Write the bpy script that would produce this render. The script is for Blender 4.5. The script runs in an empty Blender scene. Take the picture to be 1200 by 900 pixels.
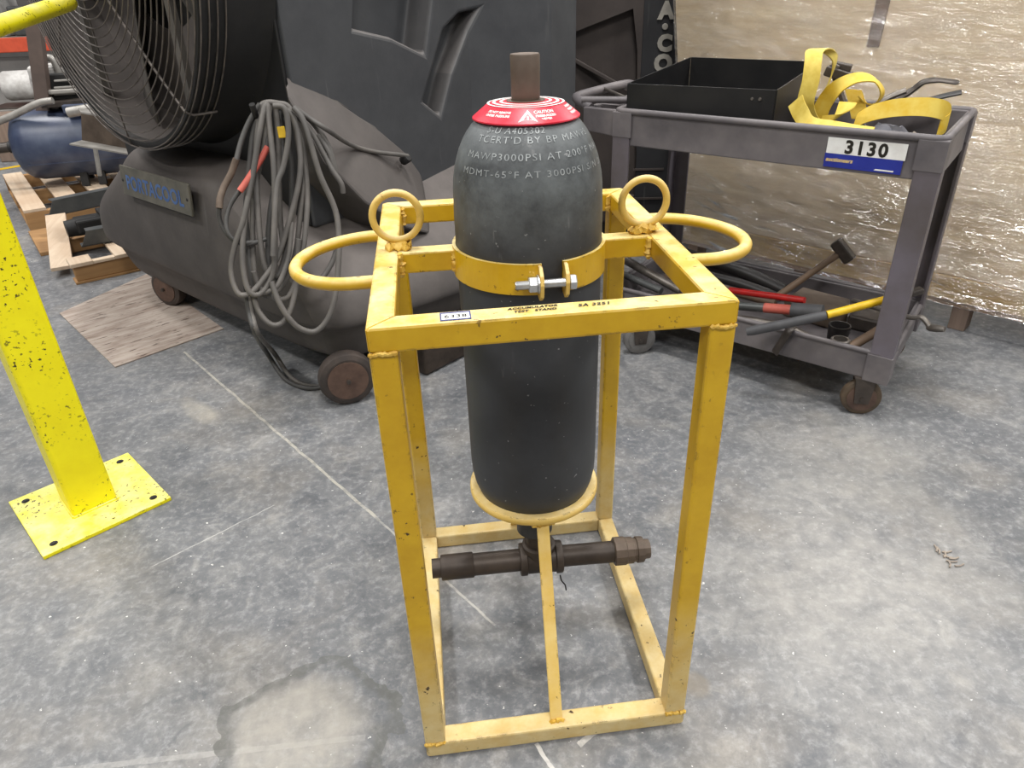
import bpy, bmesh, math, random
from mathutils import Vector, Matrix, noise
S = bpy.context.scene
COL = S.collection
random.seed(7)
V = Vector
PI = math.pi

# ------------------------------------------------------------------ camera
F_PX = 836.1046
C = V((0.09967, -0.85211, 1.28205))
YAW, PIT, ROL = 0.103368, 0.513356, -0.0360355
cy, sy, cp_, sp_ = math.cos(YAW), math.sin(YAW), math.cos(PIT), math.sin(PIT)
FWD = V((sy * cp_, cy * cp_, -sp_))
_r = V((cy, -sy, 0)); _u = _r.cross(FWD)
RGT = math.cos(ROL) * _r + math.sin(ROL) * _u
UPV = -math.sin(ROL) * _r + math.cos(ROL) * _u
cam = bpy.data.cameras.new('camera'); cam_o = bpy.data.objects.new('camera', cam); COL.objects.link(cam_o)
cam.sensor_width = 36; cam.lens = F_PX / 1200 * 36; cam.clip_start = .02; cam.clip_end = 100
cam_o.matrix_world = Matrix(((RGT.x, UPV.x, -FWD.x, C.x), (RGT.y, UPV.y, -FWD.y, C.y), (RGT.z, UPV.z, -FWD.z, C.z), (0, 0, 0, 1)))
S.camera = cam_o

# ------------------------------------------------------------------ world, lights, exposure
W = bpy.data.worlds.new('world'); S.world = W; W.use_nodes = True
W.node_tree.nodes['Background'].inputs[0].default_value = (.96, .98, 1.0, 1)
W.node_tree.nodes['Background'].inputs[1].default_value = .25
def area(x, y, z, sx, sy_, watts, col=(1, .985, .96), rz=0.0):
    l = bpy.data.lights.new('ceiling_lamp', 'AREA'); l.shape = 'RECTANGLE'; l.size = sx; l.size_y = sy_
    l.energy = watts; l.color = col
    o = bpy.data.objects.new('ceiling_lamp', l); COL.objects.link(o); o.location = (x, y, z); o.rotation_euler = (0, 0, rz)
for lx in (-4.2, .6, 5.4):
    for ly in (-3.4, .8, 5.0):
        area(lx, ly, 5.6, 1.5, .6, 190, rz=-.8)
S.view_settings.view_transform = 'Standard'; S.view_settings.look = 'None'
S.view_settings.exposure = 0.0; S.view_settings.gamma = 1; S.view_settings.use_curve_mapping = False

# ------------------------------------------------------------------ picture ray helpers (pixel of a 1200x900 frame -> point of the place)
def ray(u, v): return RGT * ((u - 600) / F_PX) - UPV * ((v - 450) / F_PX) + FWD
def at_plane(u, v, p, n):
    d = ray(u, v); return C + d * ((V(p) - C).dot(n) / d.dot(n))
def at_z(u, v, z=0.0): return at_plane(u, v, (0, 0, z), V((0, 0, 1)))

# ------------------------------------------------------------------ materials
def nt(m):
    m.use_nodes = True; n = m.node_tree; n.nodes.clear(); return n
def N(t, kind, **k):
    n = t.nodes.new('ShaderNode' + kind)
    for a, b in k.items(): setattr(n, a, b)
    return n
def ramp(t, fac, stops):
    r = N(t, 'ValToRGB'); e = r.color_ramp.elements
    while len(e) > 1: e.remove(e[0])
    e[0].position = stops[0][0]; e[0].color = stops[0][1]
    for p, c in stops[1:]:
        x = e.new(p); x.color = c
    t.links.new(fac, r.inputs[0]); return r.outputs[0]
def g4(v): return (v, v, v, 1)
def c4(c): return (c[0], c[1], c[2], 1)
def lin(r, g, b):
    f = lambda x: (x / 255 / 12.92) if x / 255 <= .04045 else ((x / 255 + .055) / 1.055) ** 2.4
    return (f(r), f(g), f(b))
def noisetex(t, co, scale, detail=4, rough=.6, dist=0.0):
    n = N(t, 'TexNoise'); n.inputs['Scale'].default_value = scale; n.inputs['Detail'].default_value = detail
    n.inputs['Roughness'].default_value = rough; n.inputs['Distortion'].default_value = dist
    t.links.new(co, n.inputs['Vector']); return n.outputs[0]
def mixc(t, fac, a, b):
    m = N(t, 'Mix', data_type='RGBA')
    for i, x in ((0, fac), (6, a), (7, b)):
        if hasattr(x, 'is_linked') or hasattr(x, 'links'): t.links.new(x, m.inputs[i])
        elif i == 0: m.inputs[0].default_value = x
        else: m.inputs[i].default_value = c4(x)
    return m.outputs[2]
def mathn(t, op, a, b=None, c=None):
    m = N(t, 'Math', operation=op)
    for i, x in enumerate((a, b, c)):
        if x is None: continue
        if hasattr(x, 'links'): t.links.new(x, m.inputs[i])
        else: m.inputs[i].default_value = x
    return m.outputs[0]
def scaled(t, co, s):
    m = N(t, 'Mapping'); m.inputs['Scale'].default_value = s; t.links.new(co, m.inputs[0]); return m.outputs[0]
def finish(t, col, rough=.5, metal=0.0, bump=None, bstr=.2, bdist=.002, spec=.5):
    p = N(t, 'BsdfPrincipled'); o = N(t, 'OutputMaterial'); t.links.new(p.outputs[0], o.inputs[0])
    for nm, x in (('Base Color', col), ('Roughness', rough), ('Metallic', metal)):
        if hasattr(x, 'links'): t.links.new(x, p.inputs[nm])
        elif nm == 'Base Color': p.inputs[nm].default_value = c4(x)
        else: p.inputs[nm].default_value = x
    p.inputs['Specular IOR Level'].default_value = spec
    if bump is not None:
        b = N(t, 'Bump'); b.inputs['Strength'].default_value = bstr; b.inputs['Distance'].default_value = bdist
        t.links.new(bump, b.inputs['Height']); t.links.new(b.outputs[0], p.inputs['Normal'])
    return p
def simple(name, a, b=None, scale=8.0, rough=.5, metal=0.0, stretch=(1, 1, 1), bstr=.15, lo=.35, hi=.65, spec=.5, fine=60.0):
    m = bpy.data.materials.new(name); t = nt(m)
    co = scaled(t, N(t, 'TexCoord').outputs['Object'], stretch)
    n = noisetex(t, co, scale, 5, .6)
    col = ramp(t, n, [(lo, c4(a)), (hi, c4(b or a))])
    finish(t, col, rough, metal, noisetex(t, co, fine, 3), bstr, .001, spec)
    return m
def painted(name, base, light, dust, chip, chip_lo, glare_dust_amt, low_dust=0.0, rough=.38, chip_scale=55.0):
    """enamel paint: tone drift, chips, dust near the floor, dust and painted overhead glare on faces that look up"""
    m = bpy.data.materials.new(name); t = nt(m)
    tc = N(t, 'TexCoord'); co = tc.outputs['Object']
    n1 = noisetex(t, co, 9, 5, .65)
    col = ramp(t, n1, [(.3, c4(base)), (.7, c4(light))])
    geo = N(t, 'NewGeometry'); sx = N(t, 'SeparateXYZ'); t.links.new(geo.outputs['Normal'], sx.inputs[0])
    up = mathn(t, 'MULTIPLY', mathn(t, 'MAXIMUM', sx.outputs[2], 0.0), glare_dust_amt)  # pales upward faces: overhead glare painted into the colour, mixed with dust
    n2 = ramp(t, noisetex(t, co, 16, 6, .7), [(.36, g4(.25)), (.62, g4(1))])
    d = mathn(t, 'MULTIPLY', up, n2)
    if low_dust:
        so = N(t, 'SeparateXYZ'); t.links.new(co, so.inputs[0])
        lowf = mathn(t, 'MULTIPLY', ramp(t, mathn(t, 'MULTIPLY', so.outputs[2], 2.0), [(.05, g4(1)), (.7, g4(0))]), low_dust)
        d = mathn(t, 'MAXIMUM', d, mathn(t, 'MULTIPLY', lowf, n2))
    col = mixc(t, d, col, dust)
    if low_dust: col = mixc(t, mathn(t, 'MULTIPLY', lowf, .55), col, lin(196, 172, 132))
    ch = ramp(t, noisetex(t, co, chip_scale, 4, .55), [(chip_lo, g4(0)), (chip_lo + .025, g4(1))])
    ch2 = ramp(t, noisetex(t, co, 7, 3, .5), [(.42, g4(0)), (.6, g4(1))])
    chf = mathn(t, 'MULTIPLY', ch, ch2)
    col = mixc(t, chf, col, chip)
    bvn = N(t, 'Bevel'); bvn.samples = 4; bvn.inputs[0].default_value = .006
    dt = N(t, 'VectorMath', operation='DOT_PRODUCT'); t.links.new(bvn.outputs[0], dt.inputs[0]); t.links.new(geo.outputs['Normal'], dt.inputs[1])
    edge = ramp(t, dt.outputs['Value'], [(.90, g4(1)), (.985, g4(0))])
    en = ramp(t, noisetex(t, co, 38, 5, .65), [(.55, g4(0)), (.60, g4(.9))])
    col = mixc(t, mathn(t, 'MULTIPLY', edge, en), col, chip)
    rg = mathn(t, 'ADD', mathn(t, 'MULTIPLY', d, .3), rough)
    finish(t, col, rg, 0, noisetex(t, co, 40, 4), .12, .001)
    return m
M = {}
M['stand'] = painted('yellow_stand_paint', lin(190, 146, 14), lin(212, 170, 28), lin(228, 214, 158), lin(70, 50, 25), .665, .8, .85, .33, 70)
M['ring'] = painted('yellow_worn_ring_paint', lin(206, 164, 62), lin(224, 190, 100), lin(228, 208, 158), lin(90, 60, 30), .68, .8, .0, .42)
M['post'] = painted('lemon_post_paint', lin(236, 220, 4), lin(248, 236, 16), lin(242, 234, 150), lin(50, 42, 25), .61, .9, 0, .35, 95)
M['weld'] = simple('yellow_weld', lin(190, 145, 40), lin(226, 190, 90), 60, .5, 0, bstr=.6)
M['bottle'] = None
def bottle_mat():
    m = bpy.data.materials.new('black_bottle_paint'); t = nt(m)
    co = N(t, 'TexCoord').outputs['Object']
    n1 = noisetex(t, co, 7, 6, .65)
    col = ramp(t, n1, [(.3, c4(lin(34, 35, 38))), (.75, c4(lin(58, 60, 63)))])
    so = N(t, 'SeparateXYZ'); t.links.new(co, so.inputs[0])
    # mottled lighter grey, growing stronger up toward the shoulder
    sh = ramp(t, so.outputs[2], [(.90, g4(0)), (1.0, g4(.8))])
    n3 = ramp(t, noisetex(t, co, 14, 6, .75), [(.35, g4(.25)), (.7, g4(1))])
    col = mixc(t, mathn(t, 'MULTIPLY', sh, n3), col, lin(112, 117, 118))
    sc = noisetex(t, scaled(t, co, (60, 60, 9)), 1.0, 3, .5)
    scf = mathn(t, 'MULTIPLY', ramp(t, sc, [(.68, g4(0)), (.72, g4(.35))]), ramp(t, noisetex(t, co, 5, 2), [(.5, g4(0)), (.62, g4(1))]))
    col = mixc(t, scf, col, lin(125, 125, 125))
    sp = ramp(t, noisetex(t, co, 110, 2, .4), [(.74, g4(0)), (.76, g4(.6))])
    col = mixc(t, sp, col, lin(150, 150, 150))
    finish(t, col, ramp(t, n1, [(.3, g4(.42)), (.7, g4(.6))]), 0, noisetex(t, co, 90, 3), .15, .001)
    return m
M['bottle'] = bottle_mat()
M['stamp'] = simple('stamped_letter', lin(168, 172, 172), lin(122, 126, 127), 90, .5, .2)
M['red'] = simple('red_label', lin(196, 24, 48), lin(222, 62, 80), 30, .4, 0, lo=.4, hi=.75)
M['white'] = simple('white_print', lin(240, 240, 236), lin(226, 224, 220), 30, .45)
M['brownsteel'] = simple('brown_oiled_steel', lin(84, 72, 62), lin(106, 92, 80), 14, .55, .3)
M['pipe'] = simple('dark_oiled_pipe', lin(52, 44, 38), lin(72, 62, 54), 16, .5, .35)
M['zinc'] = simple('zinc_bolt', lin(205, 206, 205), lin(168, 170, 172), 40, .35, .75)
M['ink'] = simple('marker_ink', lin(28, 24, 14), None, 10, .6)
M['blue'] = simple('blue_label', lin(32, 44, 138), lin(40, 54, 150), 20, .4)
M['gold'] = simple('gold_print', lin(235, 205, 130), None, 20, .5)
M['navy'] = simple('navy_label_edge', lin(52, 58, 110), None, 20, .45)
def plastic(name, a, b, dust, rough, up=.55, sc=5):
    m = bpy.data.materials.new(name); t = nt(m)
    co = N(t, 'TexCoord').outputs['Object']
    n1 = noisetex(t, co, sc, 7, .68)
    col = ramp(t, n1, [(.32, c4(a)), (.7, c4(b))])
    geo = N(t, 'NewGeometry'); sx = N(t, 'SeparateXYZ'); t.links.new(geo.outputs['Normal'], sx.inputs[0])
    u = mathn(t, 'MULTIPLY', ramp(t, sx.outputs[2], [(.1, g4(0)), (.85, g4(up))]), ramp(t, noisetex(t, co, 11, 6, .7), [(.3, g4(.5)), (.65, g4(1))]))
    col = mixc(t, u, col, dust)
    st = ramp(t, noisetex(t, scaled(t, co, (28, 28, 2.2)), 1.0, 4, .6), [(.66, g4(0)), (.74, g4(.22))])
    col = mixc(t, st, col, lin(120, 118, 116))
    finish(t, col, rough, 0, noisetex(t, co, 45, 4), .25, .0015, .4)
    return m
M['housing'] = plastic('black_housing_plastic', lin(58, 59, 62), lin(72, 73, 75), lin(132, 126, 122), .55, .75)
M['drum'] = plastic('black_drum_plastic', lin(30, 30, 31), lin(44, 43, 43), lin(80, 74, 70), .5)
M['tank'] = plastic('dusty_tank_plastic', lin(66, 62, 60), lin(86, 81, 78), lin(120, 112, 108), .65, .6, 4)
M['liner'] = simple('dusty_duct_liner', lin(104, 97, 93), lin(86, 80, 77), 5, .6)
M['blade'] = simple('fan_blade_grey', lin(86, 82, 78), lin(104, 99, 94), 6, .5)
M['black'] = simple('matt_black', lin(22, 21, 21), lin(32, 30, 29), 8, .6)
M['wire'] = simple('guard_wire', lin(118, 110, 104), lin(88, 82, 78), 20, .45, .4)
M['cable'] = simple('grey_rubber_cable', lin(112, 107, 102), lin(86, 83, 80), 6, .6, lo=.35, hi=.6)
M['cabledk'] = simple('dark_rubber_cable', lin(60, 59, 58), lin(78, 76, 74), 6, .6)
M['tape'] = simple('brown_tape', lin(104, 90, 78), lin(86, 72, 62), 30, .7)
M['redsleeve'] = simple('red_sleeve', lin(176, 78, 66), lin(190, 98, 84), 20, .6)
M['plate'] = simple('brushed_name_plate', lin(112, 108, 98), lin(92, 90, 82), 12, .45, .3)
M['plateblue'] = simple('blue_print', lin(54, 84, 136), lin(78, 104, 148), 20, .5)
M['cooler2'] = plastic('black_rear_cooler', lin(56, 50, 48), lin(74, 66, 62), lin(104, 96, 92), .6, .5, 4)
M['cooler2b'] = plastic('black_rear_cooler_edge', lin(34, 34, 36), lin(46, 46, 48), lin(90, 86, 84), .6, .5, 4)
M['letter'] = simple('moulded_letter', lin(168, 164, 154), lin(144, 140, 132), 20, .6)
M['cart'] = simple('grey_cart_resin', lin(84, 80, 83), lin(118, 112, 112), 6, .55, 0, lo=.3, hi=.7, bstr=.2)
M['cartleg'] = simple('grey_cart_leg', lin(104, 98, 106), lin(84, 77, 76), 4, .5, 0, lo=.35, hi=.65)
M['steelbox'] = simple('black_steel_tray', lin(24, 24, 26), lin(38, 37, 37), 6, .4, .2)
M['strap'] = simple('yellow_webbing', lin(222, 200, 100), lin(196, 168, 60), 18, .7, 0, bstr=.3, fine=160)
M['strap2'] = simple('deep_yellow_webbing', lin(208, 170, 38), lin(216, 190, 84), 22, .7, 0, bstr=.3, fine=160)
M['rag'] = simple('grey_rag', lin(112, 112, 118), lin(84, 84, 92), 14, .9)
M['rag2'] = simple('beige_cloth', lin(168, 156, 142), lin(146, 136, 126), 18, .9)
M['toolsteel'] = simple('tool_steel', lin(128, 122, 116), lin(92, 86, 80), 18, .4, .6)
M['darksteel'] = simple('dark_tool_steel', lin(58, 52, 48), lin(80, 72, 66), 16, .45, .3)
M['wood_h'] = simple('tool_handle_wood', lin(120, 98, 78), lin(92, 74, 60), 5, .6, stretch=(1, 1, 1))
M['redtool'] = simple('red_tool_paint', lin(190, 28, 26), lin(160, 30, 26), 30, .4)
M['yeltool'] = simple('yellow_tool_handle', lin(228, 190, 30), lin(206, 164, 24), 20, .4)
M['grip'] = simple('grey_rubber_grip', lin(62, 62, 65), lin(78, 78, 80), 16, .6)
M['rubber'] = simple('black_hose', lin(32, 30, 30), lin(44, 41, 40), 10, .45)
M['tyre'] = simple('brown_caster_tyre', lin(96, 80, 62), lin(74, 62, 50), 20, .6)
M['tyrebk'] = simple('dark_caster_tyre', lin(50, 44, 41), lin(72, 62, 56), 14, .6)
M['hub'] = simple('caster_hub', lin(104, 82, 70), lin(80, 62, 54), 20, .5, .2)
M['tyregrey'] = simple('grey_caster_tyre', lin(112, 110, 108), lin(90, 88, 86), 20, .6)
M['bluetank'] = simple('blue_tank_paint', lin(46, 55, 80), lin(84, 93, 112), 6, .38, 0, lo=.35, hi=.8)
M['lightsteel'] = simple('galvanised_steel', lin(170, 166, 160), lin(140, 136, 130), 12, .45, .3)
M['greysteel'] = simple('grey_steel', lin(78, 80, 80), lin(94, 95, 94), 10, .4, .3)
M['whiteeng'] = simple('white_engine', lin(214, 212, 208), lin(180, 176, 172), 14, .5)
M['orange'] = simple('orange_beam', lin(220, 92, 62), lin(200, 80, 54), 10, .5)
M['brownpost'] = simple('brown_post', lin(108, 92, 84), lin(88, 76, 70), 5, .6)
M['greywall'] = simple('grey_panel', lin(148, 144, 140), lin(128, 125, 122), 2, .7)

def wood(name, a, b, c, axis, sc=1.0, rough=.65):
    m = bpy.data.materials.new(name); t = nt(m)
    co = N(t, 'TexCoord').outputs['Object']
    s = [34, 34, 34]; s[axis] = 1.6
    n1 = noisetex(t, scaled(t, co, [x * sc for x in s]), 1.0, 5, .6, .3)
    n2 = noisetex(t, co, 3.0, 3)
    col = mixc(t, ramp(t, n2, [(.4, g4(0)), (.65, g4(.6))]), ramp(t, n1, [(.3, c4(a)), (.62, c4(b))]), c)
    finish(t, col, rough, 0, n1, .2, .002)
    return m
M['pallet'] = wood('pallet_wood', lin(196, 172, 146), lin(214, 194, 170), lin(180, 152, 124), 1)
M['palletdk'] = wood('pallet_wood_dark', lin(150, 112, 70), lin(172, 132, 86), lin(140, 104, 66), 0)
M['block'] = wood('pallet_block', lin(122, 104, 92), lin(144, 124, 110), lin(110, 94, 84), 2)
def ply_mat():
    m = bpy.data.materials.new('plywood'); t = nt(m)
    co = N(t, 'TexCoord').outputs['Object']
    w = noisetex(t, scaled(t, co, (1.3, 3, 22)), 1.0, 6, .6, .35)
    w2 = noisetex(t, scaled(t, co, (.8, 1, 3.2)), 1.4, 4, .55)
    col = mixc(t, ramp(t, w2, [(.35, g4(0)), (.65, g4(.8))]), ramp(t, w, [(.3, c4(lin(218, 190, 148))), (.68, c4(lin(250, 230, 192)))]), lin(238, 220, 192))
    kn = noisetex(t, scaled(t, co, (5, 5, 9)), 1.0, 2, .4)
    col = mixc(t, ramp(t, kn, [(.72, g4(0)), (.8, g4(.5))]), col, lin(120, 92, 70))
    finish(t, col, .7, 0, w, .15, .002)
    return m
M['ply'] = ply_mat()
M['yelwood'] = simple('yellow_crate_rail', lin(188, 152, 84), lin(204, 172, 104), 6, .55, stretch=(1, 1, 8))
M['brownband'] = simple('brown_batten', lin(122, 102, 88), lin(140, 120, 104), 12, .7)
def film_mat():
    m = bpy.data.materials.new('stretch_film'); t = nt(m)
    co = N(t, 'TexCoord').outputs['Object']
    n1 = noisetex(t, scaled(t, co, (3.0, 3, 16)), 1.6, 5, .62, .6)
    n2 = noisetex(t, scaled(t, co, (9, 9, 70)), 1.0, 3, .55, .8)
    b = N(t, 'Bump'); b.inputs['Strength'].default_value = 1.0; b.inputs['Distance'].default_value = .045
    t.links.new(mathn(t, 'ADD', n1, mathn(t, 'MULTIPLY', n2, .45)), b.inputs['Height'])
    gl = N(t, 'BsdfGlossy'); gl.inputs['Roughness'].default_value = .12; gl.inputs['Color'].default_value = (1, 1, 1, 1)
    t.links.new(b.outputs[0], gl.inputs['Normal'])
    df = N(t, 'BsdfDiffuse'); df.inputs['Color'].default_value = (.85, .85, .86, 1)
    tr = N(t, 'BsdfTransparent'); tr.inputs[0].default_value = (.96, .96, .96, 1)
    fr = N(t, 'Fresnel'); fr.inputs[0].default_value = 1.5; 
    fac = mathn(t, 'MINIMUM', mathn(t, 'ADD', mathn(t, 'MULTIPLY', fr.outputs[0], 2.2), .09), 1.0)
    haze = ramp(t, noisetex(t, scaled(t, co, (2, 2, 7)), 1.5, 4), [(.45, g4(.03)), (.75, g4(.2))])
    m1 = N(t, 'MixShader'); t.links.new(haze, m1.inputs[0]); t.links.new(tr.outputs[0], m1.inputs[1]); t.links.new(df.outputs[0], m1.inputs[2])
    m2 = N(t, 'MixShader'); t.links.new(fac, m2.inputs[0]); t.links.new(m1.outputs[0], m2.inputs[1]); t.links.new(gl.outputs[0], m2.inputs[2])
    o = N(t, 'OutputMaterial'); t.links.new(m2.outputs[0], o.inputs[0])
    return m
M['film'] = film_mat()
def sheet_mat():
    m = bpy.data.materials.new('worn_plywood_sheet'); t = nt(m)
    co = N(t, 'TexCoord').outputs['Object']
    n1 = noisetex(t, scaled(t, co, (26, 5, 7)), 1.0, 6, .65, .3)
    col = ramp(t, n1, [(.3, c4(lin(132, 114, 102))), (.6, c4(lin(178, 165, 154)))])
    dk = ramp(t, noisetex(t, scaled(t, co, (60, 12, 14)), 1.0, 4, .55), [(.6, g4(0)), (.66, g4(.85))])
    col = mixc(t, dk, col, lin(72, 52, 44))
    finish(t, col, .8, 0, n1, .3, .002)
    return m
M['sheet'] = sheet_mat()
def floor_mat():
    m = bpy.data.materials.new('polished_concrete'); t = nt(m)
    co = N(t, 'TexCoord').outputs['Object']
    n1 = noisetex(t, co, 1.7, 8, .68, .3)
    col = ramp(t, n1, [(.3, c4(lin(98, 100, 104))), (.5, c4(lin(112, 113, 115))), (.7, c4(lin(131, 130, 129)))])
    n2 = noisetex(t, co, 11, 9, .76, .6)
    col = mixc(t, ramp(t, n2, [(.36, g4(.65)), (.50, g4(0))]), col, lin(80, 83, 88))
    col = mixc(t, ramp(t, n2, [(.52, g4(0)), (.70, g4(.7))]), col, lin(160, 158, 154))
    n3 = noisetex(t, co, 2.6, 5, .6)
    col = mixc(t, ramp(t, n3, [(.5, g4(0)), (.75, g4(.45))]), col, lin(160, 151, 138))
    n4 = noisetex(t, co, 46, 6, .7)
    col = mixc(t, ramp(t, n4, [(.5, g4(0)), (.72, g4(.45))]), col, lin(182, 182, 182))
    col = mixc(t, ramp(t, n4, [(.3, g4(.4)), (.46, g4(0))]), col, lin(84, 86, 90))
    sp = ramp(t, noisetex(t, co, 75, 3, .5), [(.71, g4(0)), (.74, g4(.8))])
    col = mixc(t, sp, col, lin(228, 226, 222))
    sx = N(t, 'SeparateXYZ'); t.links.new(co, sx.inputs[0]); X, Y = sx.outputs[0], sx.outputs[1]
    wob = mathn(t, 'MULTIPLY', mathn(t, 'SUBTRACT', noisetex(t, co, 14, 5, .6), .5), .05)
    wlow = mathn(t, 'MULTIPLY', mathn(t, 'SUBTRACT', noisetex(t, co, 5.5, 3, .6), .5), 1.1)
    def line(p, q, width, colr, amt, fade=None):
        nonlocal col
        d = V((q[0] - p[0], q[1] - p[1])); L = d.length; d /= L
        rx = mathn(t, 'SUBTRACT', X, p[0]); ry = mathn(t, 'SUBTRACT', Y, p[1])
        s = mathn(t, 'ADD', mathn(t, 'MULTIPLY', rx, d.x), mathn(t, 'MULTIPLY', ry, d.y))
        o = mathn(t, 'ADD', mathn(t, 'ADD', mathn(t, 'MULTIPLY', rx, -d.y), mathn(t, 'MULTIPLY', ry, d.x)), mathn(t, 'MULTIPLY', wob, .22))
        f = mathn(t, 'LESS_THAN', mathn(t, 'ABSOLUTE', o), width)
        f = mathn(t, 'MULTIPLY', f, mathn(t, 'MULTIPLY', mathn(t, 'GREATER_THAN', s, 0.0), mathn(t, 'LESS_THAN', s, L)))
        f = mathn(t, 'MULTIPLY', f, ramp(t, noisetex(t, co, 30, 3), [(.35, g4(amt * .3)), (.55, g4(amt))]))
        col = mixc(t, f, col, colr)
    def blob(cx, cy_, rx, ry, ang, lo, hi, colr, amt, inner=None):
        nonlocal col
        mp = N(t, 'Mapping'); mp.vector_type = 'TEXTURE'
        mp.inputs['Location'].default_value = (cx, cy_, 0); mp.inputs['Rotation'].default_value = (0, 0, ang); mp.inputs['Scale'].default_value = (rx, ry, 1)
        t.links.new(co, mp.inputs[0])
        l = N(t, 'VectorMath', operation='LENGTH'); t.links.new(mp.outputs[0], l.inputs[0])
        d = mathn(t, 'ADD', l.outputs['Value'], mathn(t, 'ADD', wlow, mathn(t, 'MULTIPLY', wob, 4.0)))
        st = [(0, g4(0)), (max(lo - .1, .01), g4(0)), (lo, g4(amt)), (hi, g4(amt)), (min(hi + .12, 1), g4(0))] if inner else [(0, g4(amt)), (lo, g4(amt)), (hi, g4(0))]
        f = mathn(t, 'MULTIPLY', ramp(t, mathn(t, 'MULTIPLY', d, .6), [(p * .6, c) for p, c in st]), ramp(t, noisetex(t, co, 17, 5, .65), [(.3, g4(.35)), (.62, g4(1))]))
        col = mixc(t, f, col, colr)
    line((-.965, 1.917), (-.118, .714), .0045, lin(186, 181, 168), .7)
    line((-.118, .714), (.16, .30), .003, lin(198, 194, 184), .5)
    line((.29, -.015), (.40, .05), .006, lin(206, 202, 196), .7)
    line((.21, .0), (.235, -.06), .004, lin(222, 218, 212), .7)
    line((-.95, .08), (-.12, .06), .006, lin(182, 179, 174), .35)
    line((-.70, .62), (-.42, .83), .002, lin(190, 188, 184), .6)
    blob(-.25, .085, .155, .135, .1, .75, 1.0, lin(166, 161, 152), .75)
    blob(-.24, .08, .185, .165, .2, .9, 1.0, lin(88, 88, 84), .75, True)
    blob(.56, .083, .035, .04, .3, .6, 1.0, lin(122, 114, 102), .75)
    blob(-.78, 1.42, .14, .05, -.9, .5, 1.0, lin(184, 176, 160), .4)
    blob(1.02, .30, .5, .4, .3, .3, 1.0, lin(186, 182, 175), .5)
    blob(1.25, .75, .35, .3, .3, .3, 1.0, lin(178, 174, 166), .4)
    blob(.06, .52, .14, .08, .6, .3, 1.0, lin(176, 166, 150), .4)
    finish(t, col, ramp(t, n2, [(.3, g4(.42)), (.7, g4(.62))]), 0, n4, .12, .001, .4)
    return m
M['floor'] = floor_mat()

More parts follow.
